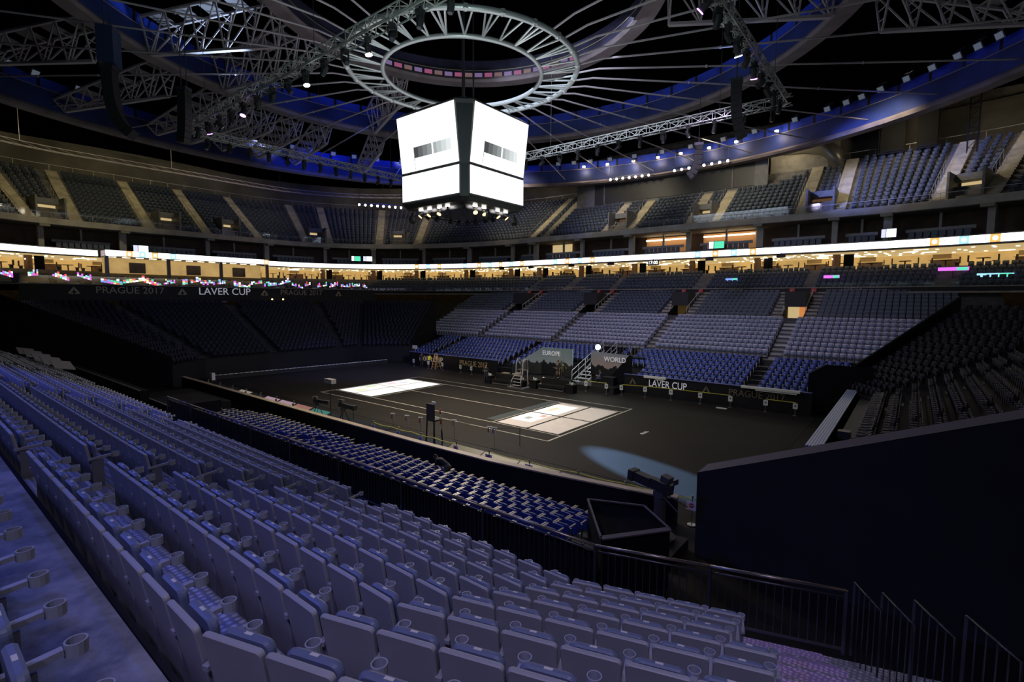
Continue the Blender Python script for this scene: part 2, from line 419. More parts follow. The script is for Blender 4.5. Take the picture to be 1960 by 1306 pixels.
# ------------------------------------------------------------------ court markings, covers
S_, D_, L_ = 4.115, 5.485, 11.885
def court():
    b = MB(); w = .06; z = .006
    def ln(x0, y0, x1, y1, w=w): b.bar((x0, y0, z), (x1, y1, z), w, .006)
    for s in (-1, 1):
        ln(-L_-.03, s*D_, L_+.03, s*D_); ln(-L_, s*S_, L_, s*S_)
        ln(s*L_, -D_, s*L_, D_, .10); ln(s*6.47, -S_, s*6.47, S_)
    ln(-6.47, 0, 6.47, 0)
    b.build('court_lines', 'line'); o = bpy.data.objects['court_lines']; tag(o, 'white painted boundary lines of the tennis court on the black floor', 'court lines')
    # pale cover sheets at the right end, and ones with projector light put in as glow
    def sheet(x0, x1, y0, y1, label, m='sheet', z=.012):
        b = MB(); b.box(((x0+x1)/2, (y0+y1)/2, z), (x1-x0, y1-y0, .012))
        o = b.build('floor_sheet', m); tag(o, label, 'floor sheet'); return o
    x0, xm, x1 = 6.75, 9.25, 11.55
    sheet(xm+.09, x1, -3.9, -.1, 'pale grey square sheet on court nearest the right-hand baseline corner, plain')
    sheet(xm+.09, x1, .1, 3.9, 'pale grey square sheet on the far side of the right-hand baseline, plain')
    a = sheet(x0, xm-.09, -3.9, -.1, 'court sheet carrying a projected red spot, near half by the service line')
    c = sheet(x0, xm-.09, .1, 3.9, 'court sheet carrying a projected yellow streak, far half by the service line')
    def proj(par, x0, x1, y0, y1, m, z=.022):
        b = MB(); b.box(((x0+x1)/2, (y0+y1)/2, z), (x1-x0, y1-y0, .004)); b.build('projected_patch', m, par)  # projector light laid on as a thin glowing patch
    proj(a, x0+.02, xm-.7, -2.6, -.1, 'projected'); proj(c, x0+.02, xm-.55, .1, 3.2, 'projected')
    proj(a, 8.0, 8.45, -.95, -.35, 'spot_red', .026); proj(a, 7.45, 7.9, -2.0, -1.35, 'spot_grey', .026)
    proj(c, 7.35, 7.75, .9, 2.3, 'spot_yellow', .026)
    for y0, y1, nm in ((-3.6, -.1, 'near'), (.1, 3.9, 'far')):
        b = MB(); b.box((6.0, (y0+y1)/2, .010), (.85, y1-y0, .006)); o = b.build('light_patch', 'projected_dim'); tag(o, 'faint grey projected light on the black court, %s side of the right service line' % nm, 'light patch')  # glowing slab painted in for projector light on the floor
    # far-left group, all glowing to stand in for projector light
    cols = [('pale yellow and green', [('spot_pale_yellow', -10.3, -9.7, -3.2, -2.2), ('spot_pale_green', -11.2, -10.6, -1.6, -.5)]), ('pink and lilac', [('spot_pink', -10.9, -10.4, .6, 1.6), ('spot_lilac', -10.6, -10.1, 1.8, 2.8)]), ('plain white', []), ('white, far side', [])]
    k = 0
    for (xa, xb) in ((-11.6, -9.35), (-9.2, -6.9)):
        for (ya, yb) in ((-3.9, -.06), (.06, 3.9)):
            nm, pat = cols[k]; k += 1
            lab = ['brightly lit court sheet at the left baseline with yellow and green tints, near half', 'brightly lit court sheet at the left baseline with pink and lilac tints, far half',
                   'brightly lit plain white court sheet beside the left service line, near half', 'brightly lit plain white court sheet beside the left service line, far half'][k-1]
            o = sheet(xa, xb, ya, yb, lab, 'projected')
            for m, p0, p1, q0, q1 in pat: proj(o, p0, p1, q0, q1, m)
    text_mesh('floor_lettering', 'PRAG', .34, 'text_white', (15.43, -.25, .012), Matrix.Rotation(PI/2, 3, 'Z'), ext=.002)
    tag(bpy.data.objects['floor_lettering'], 'small pale lettering painted on the black floor right of the court', 'lettering')
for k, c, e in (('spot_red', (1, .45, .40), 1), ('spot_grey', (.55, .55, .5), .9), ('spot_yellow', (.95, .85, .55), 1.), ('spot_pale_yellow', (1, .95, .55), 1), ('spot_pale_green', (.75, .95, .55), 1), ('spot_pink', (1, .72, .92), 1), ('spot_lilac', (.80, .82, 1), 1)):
    mm(k, (.04, .04, .04), .6, emit=c, es=e*.92)  # tints of projector light, made as emission colours
court()

# ------------------------------------------------------------------ seats
def back_outline(w0, w1, z0, z1, r, n=5):
    o = [(-w0, z0), (w0, z0)]
    for i in range(n+1): t = PI/2*i/n; o.append((w1-r+r*math.cos(t), z1-r+r*math.sin(t)))
    for i in range(n+1): t = PI/2+PI/2*i/n; o.append((-w1+r+r*math.cos(t), z1-r+r*math.sin(t)))
    return o
def lilac_seat(label, group, loc, rz):
    t = thing('stadium_seat', label, 'seat', loc, rz, group)
    tilt = Matrix.Translation((0, .13, .12)) @ Matrix.Rotation(R(11), 4, 'X') @ Matrix.Translation((0, 0, -.12))
    b = MB(); b.slab(back_outline(.212, .240, .06, .875, .03), .042, .010, tilt); b.build('backrest', 'seat_back', t)
    b = MB(); b.slab(back_outline(.185, .20, .38, .835, .06), .06, .018, Matrix.Translation((0, .125, .38)) @ Matrix.Rotation(R(4), 4, 'X') @ Matrix.Translation((0, 0, -.38)))
    p = b.build('seat_pan', 'seat_pan', t)
    b = MB(); b.box((0, .125, .836), (.06, .022, .006)); b.build('number_plate', 'white', p)
    a = arm_bm(-1).build('armrest', 'seat_arm', t)
    cup_bm(-1).build('cup_holder', 'cup', a)
    b = MB(); b.box((-.255, .15, .29), (.03, .15, .58)); b.box((-.255, .16, .012), (.09, .22, .024)); b.build('leg', 'seat_leg', t)
    return t
def arm_bm(s):
    b = MB(); x = s*.255
    b.bar((x, .02, .61), (x, .33, .635), .05, .035); return b
def cup_bm(s):
    b = MB(); b.ringtube((s*.255, .385), .044, .053, .595, .67); return b
def low_seat(b0, b1, arm=None, tiltx=.10, h=.84, w=.225, arms=0):
    """light template: backrest, upright pan, arm"""
    b = MB(); mx = Matrix.Rotation(R(10), 3, 'X')
    b.box((0, .02, .50), (w*2, .045, .70*h/.84), b0, mx=mx)
    b.box((0, .14, .54), (w*1.7, .07, .40), b1)
    if arms: b.box((-w-.03, .16, .58), (.045, .32, .04), b1 if arm is None else arm)
    return b
PITCH = .785; RISE = .358
def row_y(j): return -22.11-PITCH*j
def row_z(j): return 2.70+RISE*j
BA = R(17.6); BC, BS = math.cos(BA), math.sin(BA)
def bend_x(j): return 23.72+.115*j
def near_places():
    """(x, y, z, rz, row, block, index, last?)"""
    P = []
    for j in range(8):
        y, z = row_y(j)-(0, 0, 0, 0, 0, .01, .03, .075)[j], row_z(j); xb = bend_x(j); i = 0
        n = int((xb-18.78)/.508); sp = (xb-18.78)/n
        for k in range(n): P.append((18.78+sp*(k+.5), y, z, 0., j, 'R', k+1, False))
        se = 2.55+.2*j; m = int(se/.505)
        for k in range(m):
            s = .03+.505*(k+.5); P.append((xb+BC*s, y+BS*s, z, BA, j, 'R', n+k+1, k == m-1))
        for x0, blk in ((17.52, 'A'), (5.42, 'B'), (-6.68, 'C')):
            for k in range(21): P.append((x0-.518*(k+.5), y, z, 0., j, blk, k+1, k == 0))
        for k in range(14 if j > 2 else 8): P.append((-18.8-.518*(k+.5), y, z, 0., j, 'D', k+1, k == 0))
    for k in range(9): P.append((25.66-.52*k, row_y(8)-.20, row_z(8), 0., 8, 'Y', k+1, False))
    return P
def d2(p): return (p[0]-CAM.x)**2+(p[1]-CAM.y)**2+(p[2]-CAM.z)**2
def far_light_places():
    P = []
    for j in range(9):
        y, z = -row_y(j), row_z(j)
        for x0, x1 in ((18.75, 29.5), (6.65, 17.5), (-5.45, 5.45), (-17.5, -6.65), (-29.6, -18.75)):
            n = int((x1-x0)/.515); sp = (x1-x0)/n
            for k in range(n): P.append((x0+sp*(k+.5), y, z, PI))
    return P
def far_slate_places():
    P = []
    for j in range(9, 17):
        y, z = -row_y(j), row_z(j)
        for bi, (x0, x1) in enumerate(((20.3, 31), (8.2, 15.9), (-3.9, 3.9), (-15.9, -8.2), (-30.5, -20.3))):
            n = int((x1-x0)/.52); sp = (x1-x0)/n
            for k in range(n): P.append((x0+sp*(k+.5), y, z, PI, 0, j, bi, k, n))
    return P
def lilac_seats():
    P = near_places(); P.sort(key=d2)
    vis = [p for p in P if not (p[5] in 'BCD' )]
    ind = vis[:300]; rest = [p for p in P if p not in ind]
    G = 'lilac seats nearest the camera'; first = None
    side = {'R': 'right of', 'A': 'left of'}
    for p in ind:
        x, y, z, rz, j, blk, k, last = p
        if blk == 'Y': lab = 'blue-lit seat behind the concrete walkway, %s from the right end' % nth(k)
        else: lab = 'pale lilac flip-up seat, %s row above the railing, %s %s the aisle steps' % (nth(j+1), nth(k), side[blk])
        if first is None: first = o = lilac_seat(lab, G, (x, y, z), rz)
        else: o = dup(first, (x, y, z), rz, lab)
        if last:
            a = arm_bm(1).build('armrest', 'seat_arm', o); cup_bm(1).build('cup_holder', 'cup', a)
            b = MB(); b.box((.255, .15, .29), (.03, .15, .58)); b.build('leg', 'seat_leg', o)
    t = MB(); t.box((0, .04, .50), (.46, .05, .76), 0, mx=Matrix.Rotation(R(10), 3, 'X')); t.box((0, .15, .58), (.39, .085, .42), 1); t.box((-.255, .18, .66), (.05, .33, .035), 2); t.box((-.255, .38, .67), (.09, .09, .07), 2); t.box((-.255, .15, .29), (.03, .15, .56), 3)
    # the far lilac rows use the same kind of seat: everything beyond the nearest 300 is one object
    pl = [p[:4] for p in rest]+far_light_places()
    o = instanced('stadium_seats', t, pl, ['seat_far', 'seat_pan', 'seat_arm', 'seat_leg'])
    tag(o, 'remaining lilac flip-up seats: far rows across the court and distant left rows', 'seats', kind='stuff')
lilac_seats()
def stands_near():
    t = thing('grandstand', 'stepped metal-tread grandstand under the lilac seats in the foreground', 'grandstand', (20, -24, 0))
    org = (20, -24, 0)
    def line(j, off):                    # polyline of a row edge at offset behind the seat backs
        y = row_y(j)-off; xb = bend_x(j)-.15*off
        return [(-34, y), (xb, y), (xb+BC*9, y+BS*9)]
    tr, ri = MB(), MB()
    for j in range(-1, 8):
        z = row_z(j); f = line(j-1, .07) if j >= 0 else line(-1, -.75); k = line(j, .07)
        if j < 0: f = line(-1, -.72)
        for i in (0, 1): tr.quad((*f[i], z), (*f[i+1], z), (*k[i+1], z), (*k[i], z))
        for i in (0, 1): ri.quad((*k[i], z), (*k[i+1], z), (*k[i+1], z+RISE), (*k[i], z+RISE))
    tr.build('tread', 'tread', t, org); ri.build('riser', 'riser', t, org)
    b = MB(); f = line(-1, -.72)
    for i in (0, 1): b.quad((*f[i], 0), (*f[i+1], 0), (*f[i+1], row_z(-1)), (*f[i], row_z(-1)))
    b.build('front_wall', 'black', t, org)
    # aisle steps
    for xc in (18.15, 6.05, -6.05, -18.15):
        b = MB()
        for j in range(0, 8):
            y = row_y(j)
            b.box((xc, y+.16, row_z(j)+.09), (1.08, .36, .18)); b.box((xc, y+.5, row_z(j)+.012), (1.08, .30, .02))
        b.build('aisle_steps', 'step', t, org)
    b = MB()
    for j in range(-1, 8):
        xb = bend_x(j); se = 2.55+.2*j
        s = se+.75; c = (xb+BC*s-BS*.17, row_y(j)+BS*s+BC*.17)
        b.box((c[0], c[1], row_z(j)+.09), (1.25, .36, .18), rz=BA)
        c = (xb+BC*s-BS*.5, row_y(j)+BS*s+BC*.5); b.box((c[0], c[1], row_z(j)+.012), (1.25, .30, .02), rz=BA)
    b.build('aisle_steps', 'step_purple', t, org)
    # concrete walkway behind the last metal row
    b = MB(); y0 = row_y(7)-.10; y1 = row_y(8)-.62
    z = row_z(8)
    b.prism([(-34, y1), (26.2, y1), (26.2, y0+.35), (24.62, y0-.02), (-34, y0-.02)], z-.3, z)
    o = b.build('walkway', 'concrete'); tag(o, 'worn blue-lit concrete walkway between the last two rows, lower left', 'walkway')
M['step_purple'] = chequer_mat('step_purple', (.55, .40, .78), .4, .3, 16.)  # purple light on the aluminium steps painted into their colour
stands_near()

# ------------------------------------------------------------------ front railing
def railing():
    pts = [(.6, -20.62), (23.36, -20.62)]
    secs = []; n = 8
    for i in range(n): secs.append(((.6+i*22.76/n, -20.62), (.6+(i+1)*22.76/n, -20.62)))
    e = (23.36+BC*4.05, -20.62+BS*4.05); mid = (23.36+BC*2.02, -20.62+BS*2.02)
    secs += [((23.36, -20.62), mid), (mid, e)]
    zt = 3.45; z0 = 2.36
    for i, (a, b_) in enumerate(secs):
        k = len(secs)-i
        t = thing('guard_railing', 'black railing section with vertical bars in front of the seats, %s from the right end' % nth(k), 'railing', (*a, z0), 0, 'front railing sections')
        org = (*a, z0); d = Vector((b_[0]-a[0], b_[1]-a[1], 0)); l = d.length; d /= l
        b = MB(); b.tube([(*a, zt), (*b_, zt)], .028, 8); b.build('top_rail', 'rail_top', t, org, True)
        b = MB(); b.tube([(*a, zt-.11), (*b_, zt-.11)], .02, 6); b.build('second_rail', 'dark_steel', t, org, True)
        b = MB(); b.bar((*a, z0+.1), (*b_, z0+.1), .03, .04); b.build('bottom_rail', 'dark_steel', t, org)
        b = MB(); m = int(l/.125)
        for q in range(1, m): p = Vector((*a, 0))+d*(l*q/m); b.bar((p.x, p.y, z0+.1), (p.x, p.y, zt-.12), .014, .014)
        b.build('bars', 'dark_steel', t, org)
        for p in ([a] if i < len(secs)-1 else [a, b_]):
            b = MB(); b.bar((*p, z0), (*p, zt), .05, .05); b.build('post', 'dark_steel', t, org)
        nx, ny = -d.y, d.x
        if i < 8:
            b = MB(); m = 24
            for q in range(m):
                p = Vector((*a, 0))+d*(l*q/m); r = Vector((*a, 0))+d*(l*(q+1)/m); o1 = .06+.025*(q % 2); o2 = .06+.025*((q+1) % 2)
                b.quad((p.x+nx*o1, p.y+ny*o1, z0-.9), (r.x+nx*o2, r.y+ny*o2, z0-.9), (r.x+nx*o2, r.y+ny*o2, zt-.18), (p.x+nx*o1, p.y+ny*o1, zt-.18))
            b.build('drape', 'drape', t, org)
    # stair handrail panels stepping up on the right
    for i, (x, y, z, lab) in enumerate(((27.33, -19.55, 3.7, 'lowest'), (27.69, -20.14, 3.95, 'second lowest'), (28.03, -20.71, 4.25, 'third lowest'), (28.46, -21.45, 4.6, 'highest'))):
        t = thing('stair_railing', 'black stair handrail panel against the dark wall at right, %s' % lab, 'railing', (x, y, z-1.2)); org = (x, y, z-1.2)
        b = MB(); b.tube([(x, y, z), (x+.36, y-.63, z), (x+.36, y-.63, z-1.2)], .014, 6); b.build('handrail', 'dark_steel', t, org, True)
        b = MB(); b.bar((x, y, z-1.2), (x, y, z), .03, .03); b.build('post', 'dark_steel', t, org)
        b = MB()
        for q in range(1, 5): b.bar((x+.072*q, y-.126*q, z-1.2), (x+.072*q, y-.126*q, z), .014)
        b.build('bars', 'dark_steel', t, org)
mm('rail_top', (.34, .29, .26), .3, .85)
railing()

# ------------------------------------------------------------------ dark blue floor seats with tan arms
def navy_seat(label, group, loc, rz):
    t = thing('arena_chair', label, 'chair', loc, rz, group)
    mx = Matrix.Translation((0, -.05, .12)) @ Matrix.Rotation(R(12), 4, 'X')
    b = MB(); b.slab(back_outline(.19, .205, .22, .66, .06, 3), .045, .012, mx); b.build('backrest', 'seat_navy', t)
    b = MB(); b.slab(back_outline(.19, .20, .30, .66, .05, 3), .06, .015, Matrix.Translation((0, .06, .05))); b.build('seat_pan', 'seat_navy_pan', t)
    for s in (-1, 1):
        b = MB(); b.box((s*.24, .20, .665), (.05, .31, .025)); a = b.build('armrest', 'arm_tan', t)
        b = MB(); b.box((s*.245, .10, .31), (.03, .06, .62)); b.box((s*.245, .12, .01), (.05, .32, .02)); b.build('leg', 'steel', t)
    return t
def navy_seats():
    NR = [(-14.05-.985*i, .15+.3*i) for i in range(6)]
    near = []
    for i, (y, z) in enumerate(NR):
        x1 = 20.0+.22*i
        for k in range(44):
            x = x1-.555*(k+.5)
            if abs(x-6.05) < .5 or x < -4: continue
            near.append((x, y-.16, z, 0., i, k))
    far = []
    for i in range(7):
        y, z = 13.0+.95*i, .72+.27*i
        for x0, x1 in ((18.7, 24.2), (6.6, 17.6), (-5.6, 5.6), (-17.6, -6.6), (-22, -18.7)):
            n = int((x1-x0)/.55)
            for k in range(n):
                x = x0+(x1-x0)/n*(k+.5)
                if -2.2 < x < 8.6 and y < 15.2: continue
                if 2.2 < x < 5 and y < 19: continue
                far.append((x, y, z, PI, i, k))
    allp = sorted(near, key=d2)
    ind = allp[:300]; rest = allp[300:]+far; first = None; G = 'navy floor seats below the railing'
    for x, y, z, rz, i, k in ind:
        lab = 'navy floor seat with tan armrests, %s row from courtside ledge, %s from right end' % (nth(i+1), nth(k+1))
        if first is None: first = navy_seat(lab, G, (x, y, z), rz)
        else: dup(first, (x, y, z), rz, lab)
    t = MB(); t.box((0, -.03, .62), (.43, .045, .50), 0, mx=None); t.box((0, .09, .53), (.39, .06, .36), 1)
    for s in (-1, 1): t.box((s*.255, .14, .645), (.045, .27, .03), 2)
    t.box((-.255, .24, .40), (.03, .03, .46), 2)
    # the dark end stands share the kind
    ends = end_places()
    o = instanced('arena_chairs', t, [p[:4] for p in rest]+ends, ['seat_navy', 'seat_navy_pan', 'arm_far', 'seat_black', 'seat_black_pan', 'arm_dim'])
    tag(o, 'remaining navy and black seats: far front block and the two dark end stands', 'seats', kind='stuff')
    # risers
    tt = thing('riser_platform', 'black stepped floor riser under the navy seats below the railing', 'platform', (8, -16, 0))
    for i, (y, z) in enumerate(NR):
        if z < .05: continue
        b = MB(); b.box((8.4, y-.1, z/2), (25.4, .985, z)); b.build('step_deck', 'panel_black', tt, (8, -16, 0))
    tt = thing('riser_platform', 'black stepped floor riser under the navy seats across the court', 'platform', (0, 15, 0))
    for i in range(7):
        y, z = 13.0+.95*i, .72+.27*i
        for x0, x1 in (((-23, -2.4), (8.8, 25)) if i < 3 else ((-23, 2.1), (5.1, 25))):
            b = MB(); b.box(((x0+x1)/2, y+.1, z/2), (x1-x0, .95, z)); b.build('step_deck', 'panel_black', tt, (0, 15, 0))
    for x in (-18.15, -6.05, 18.15):                     # light-nosed aisle steps across the court
        b = MB()
        for i in range(7): b.box((x, 12.62+.95*i, .72+.27*i+.015), (1.0, .08, .03))
        b.build('step_nosing', 'steel', tt, (0, 15, 0))
mm('arm_far', (.50, .46, .36), .35); mm('arm_dim', (.05, .05, .075), .4)
LFRONT = [(-24.5, -12.6), (-27.6, -8.8), (-27.6, 9.0), (-22.6, 14.0)]
LBACK = [(-30.5, -22.8), (-39.6, -18.5), (-39.6, 18.0), (-27.0, 22.0)]
RFRONT = [(25.9, -11.95), (26.4, -8), (26.4, 9), (24.0, 13.2)]
RBACK = [(38.5, -11.95), (39, -9), (39, 18), (30.6, 22.6)]
NROW = 17
def lerp(a, b, t): return (a[0]+(b[0]-a[0])*t, a[1]+(b[1]-a[1])*t)
def end_line(fr, bk, t): return [lerp(f, b, t) for f, b in zip(fr, bk)]
def end_z(t): return 1.55+t*5.6
AISLE_L = (-9.5, -1.6, 7.4)
def end_places():
    P = []
    for fr, bk, sgn in ((LFRONT, LBACK, 1), (RFRONT, RBACK, -1)):
        for i in range(NROW):
            t = i/(NROW-1)*.93+.03; pl = end_line(fr, bk, t); z = end_z(t)
            for q in range(3):
                a, b = np.array(pl[q]), np.array(pl[q+1]); d = b-a; l = np.hypot(*d); d = d/l; n = int(l/.54)
                nr = np.array((d[1], -d[0]))*sgn                     # facing the court
                rz = math.atan2(nr[1], nr[0])-PI/2
                for k in range(n):
                    p = a+d*(l*(k+.5)/n)
                    if q == 1 and (abs(p[1]-AISLE_L[0]*(.9+.5*t)) < .6 or abs(p[1]-AISLE_L[1]) < .6 or abs(p[1]-AISLE_L[2]*(.9+.5*t)) < .6): continue
                    if q != 1 and (k == 0 or k == n-1): continue
                    P.append((p[0], p[1], z, rz, 3))
    return P
navy_seats()
def end_stands():
    for fr, bk, sgn, lab, org in ((LFRONT, LBACK, 1, 'black temporary grandstand behind the left baseline, beneath the banner', (-30, 0, 0)),
                                  (RFRONT, RBACK, -1, 'black temporary grandstand behind the right baseline, beyond the drape wall', (31, 0, 0))):
        t = thing('grandstand', lab, 'grandstand', org)
        b = MB(); n = NROW
        for i in range(n):
            t0, t1 = i/n, (i+1)/n; A = end_line(fr, bk, t0); B = end_line(fr, bk, t1); z = end_z(t0); z1 = end_z(t1)
            for q in range(3):
                b.quad((*A[q], z), (*A[q+1], z), (*B[q+1], z), (*B[q], z)); b.quad((*B[q], z), (*B[q+1], z), (*B[q+1], z1), (*B[q], z1))
        b.build('tread', 'tread_black', t, org)
        b = MB(); A = fr
        for q in range(3): b.quad((*A[q], 0), (*A[q+1], 0), (*A[q+1], 1.95), (*A[q], 1.95)); b.bar((*A[q], 1.97), (*A[q+1], 1.97), .10, .05)
        b.build('front_wall', 'panel_black', t, org)
        for c, (f, k) in enumerate(((fr[0], bk[0]), (fr[3], bk[3]))[0 if sgn > 0 else 1:]):
            b = MB(); w = .18
            d = Vector((k[0]-f[0], k[1]-f[1], 0)).normalized(); nx, ny = -d.y*w, d.x*w
            b.add([(f[0], f[1], 0), (k[0], k[1], 0), (k[0], k[1], 7.8+.6), (f[0], f[1], 2.75), (f[0]+nx, f[1]+ny, 0), (k[0]+nx, k[1]+ny, 0), (k[0]+nx, k[1]+ny, 8.4), (f[0]+nx, f[1]+ny, 2.75)],
                  [(0, 1, 2, 3), (7, 6, 5, 4), (3, 2, 6, 7), (0, 3, 7, 4), (1, 5, 6, 2)])
            b.build('side_wall', 'drape' if c or sgn > 0 else 'drape', t, org)
        # aisle steps with pale nosings
        for ay in AISLE_L:
            b = MB()
            for i in range(n*2):
                tt = i/(n*2); A = end_line(fr, bk, tt); y = ay*(.9+.5*tt) if ay != AISLE_L[1] else ay
                x = A[1][0]
                b.box((x-sgn*.1, y, end_z(tt)+.17), (.10, 1.0, .03))
            b.build('aisle_steps', 'step_dim', t, org)
mm('tread_black', (.012, .012, .018), .7); mm('step_dim', (.07, .07, .09), .5)
end_stands()
def drape_wall():
    # black wall beside the camera's right, top edge climbing with the stand behind it
    t = thing('drape_wall', 'tall matt black wall at the right with a sloping top edge', 'wall', (23, -12.9, 0)); org = (23, -12.9, 0)
    y0, y1 = -13.05, -12.05; x0, x1 = 22.78, 37.
    zt = lambda x: 2.68+.398*(x-x0)
    def face(y, n, amp, nm, m):
        b = MB(); n = 40
        for i in range(n):
            xa, xb = x0+(x1-x0)*i/n, x0+(x1-x0)*(i+1)/n
            ya = y-amp*(.5+.5*math.sin(i*1.7)) if i else y; yb = y-amp*(.5+.5*math.sin((i+1)*1.7))
            b.quad((xa, ya, 0), (xb, yb, 0), (xb, yb, zt(xb)), (xa, ya, zt(xa)))
        b.build(nm, m, t, org)
    face(y0, 40, .03, 'cloth', 'drape_wall')
    b = MB(); b.quad((x0, y0-.03, zt(x0)), (x1, y0-.03, zt(x1)), (x1, y1, zt(x1)), (x0, y1, zt(x0))); b.quad((x0, y0-.03, 0), (x0, y0-.03, zt(x0)), (x0, y1, zt(x0)), (x0, y1, 0)); b.quad((x0, y1, 0), (x0, y1, zt(x0)), (x1, y1, zt(x1)), (x1, y1, 0))
    b.build('top_edge', 'drape_top', t, org)
mm('drape_wall', (.010, .010, .016), .85, var=.25, vs=1.2); mm('drape_top', (.09, .08, .10), .8)
drape_wall()
# ------------------------------------------------------------------ far lower grandstand
AX = (18.15, 6.05, -6.05, -18.15)
def far_stand():
    org = (0, 28, 0)
    t = thing('grandstand', 'large fixed grandstand across the court with lilac lower rows and dark upper rows', 'grandstand', org)
    tr, ri = MB(), MB(); X0, X1 = -31, 34
    for j in range(17):
        z = row_z(j); ya = 22.11+PITCH*(j-1)+.07; yb = 22.11+PITCH*j+.07
        if j == 0: ya = 20.65
        spans = [(X0, X1)] if j < 10 else [(X0, -19.15), (-17.15, -7.05), (-5.05, 5.05), (7.05, 17.15), (19.15, X1)]
        for xa, xb in spans:
            tr.quad((xa, ya, z), (xb, ya, z), (xb, yb, z), (xa, yb, z)); ri.quad((xa, yb, z), (xb, yb, z), (xb, yb, z+RISE), (xa, yb, z+RISE))
    tr.build('tread', 'concrete_dark', t, org); ri.build('riser', 'riser', t, org)
    b = MB(); b.quad((X0, 20.65, 0), (X1, 20.65, 0), (X1, 20.65, row_z(0)), (X0, 20.65, row_z(0))); b.build('front_wall', 'black', t, org)
    for xc in AX:
        b = MB()
        for j in range(0, 9):
            b.box((xc, 22.11+PITCH*j-.16, row_z(j)+.09), (1.1, .36, .18)); b.box((xc, 22.11+PITCH*j-.5, row_z(j)+.015), (1.1, .3, .03))
        b.build('aisle_steps', 'step', t, org)
        for sx in (-1, 1):                             # stairs flanking each tunnel
            b = MB()
            for j in range(9, 17):
                b.box((xc+sx*1.55, 22.11+PITCH*j-.3, row_z(j)+.1), (.95, .6, .2))
            b.build('tunnel_stairs', 'concrete_light', t, org)
    # front rail of the lower rows
    for i, (x0, x1) in enumerate(((18.9, 27), (6.8, 17.4), (-5.3, 5.3), (-17.4, -6.8), (-26, -18.9))):
        q = thing('front_rail', 'low black rail and skirt before the lilac rows across the court, %s from the right' % nth(i+1), 'railing', (x0, 20.55, 2.3)); o2 = (x0, 20.55, 2.3)
        b = MB(); b.tube([(x0, 20.55, 3.32), (x1, 20.55, 3.32)], .025, 5)
        b.build('top_rail', 'dark_steel', q, o2)
        b = MB(); n = int((x1-x0)/.5)
        for k in range(n+1): x = x0+(x1-x0)*k/n; b.bar((x, 20.55, 2.4), (x, 20.55, 3.3), .018)
        b.build('bars', 'dark_steel', q, o2)
        b = MB(); b.box(((x0+x1)/2, 20.6, 2.6), (x1-x0, .03, .75)); b.build('skirt', 'drape', q, o2)
    # tunnels
    names = {18.15: ('lit_orange', 'tunnel mouth with orange-lit wall, rightmost of those across the court'), 6.05: ('tunnel_brown', 'dim brown tunnel mouth across the court, second from the right'), -6.05: ('void', 'dark tunnel mouth across the court, third from the right'), -18.15: ('void', 'dark tunnel mouth across the court, left end of the lilac rows')}
    for xc in AX:
        m, lab = names[xc]; o2 = (xc, 29.5, 5.9)
        q = thing('tunnel_mouth', lab, 'tunnel', o2)
        z0, z1 = row_z(9)+.05, 9.0; w = .98; y0 = 22.11+PITCH*9+.1; y1 = 35.
        b = MB()
        for s in (-1, 1):
            x = xc+s*w
            b.add([(x, y0, z0), (x, y1, z0), (x, y1, 9.), (x, y0, z0+.5)], [(0, 1, 2, 3)])
        b.quad((xc-w, y0, z0), (xc+w, y0, z0), (xc+w, y1, z0), (xc-w, y1, z0)); b.build('side_walls', 'void', q, o2)
        b = MB(); b.quad((xc-w, y1-2.5, z0), (xc+w, y1-2.5, z0), (xc+w, y1-2.5, z0+1.5), (xc-w, y1-2.5, z0+1.5)); b.build('lit_wall' if m != 'void' else 'back_wall', m, q, o2)
        if m == 'lit_orange':
            b = MB(); b.quad((xc-w, y1-2.52, z0), (xc+.1, y1-2.52, z0), (xc+.1, y1-2.52, z0+1.5), (xc-w, y1-2.52, z0+1.5)); b.build('pale_door', 'lit_opening', q, o2)
        b = MB(); b.box((xc, y1-3.4, 8.2), (2*w, 2.4, 1.6)); b.build('lintel', 'black', q, o2)
        for s in (-1, 1):
            b = MB(); x = xc+s*1.02; ya, yb = 22.11+PITCH*10, 22.11+PITCH*16.2; za, zb = row_z(10)+.95, row_z(16)+.95
            b.tube([(x, ya, za-1), (x, ya, za), (x, yb, zb), (x, yb, zb-1)], .03, 5)
            for k in range(1, 6): f = k/6; b.bar((x, ya+(yb-ya)*f, za-1+(zb-za)*f), (x, ya+(yb-ya)*f, za+(zb-za)*f), .03)
            b.build('handrail', 'light_steel', q, o2)
mm('tunnel_brown', (.10, .07, .03), .7, emit=(.35, .22, .05), es=.10)  # dim tunnel light put into the wall as emission
far_stand()

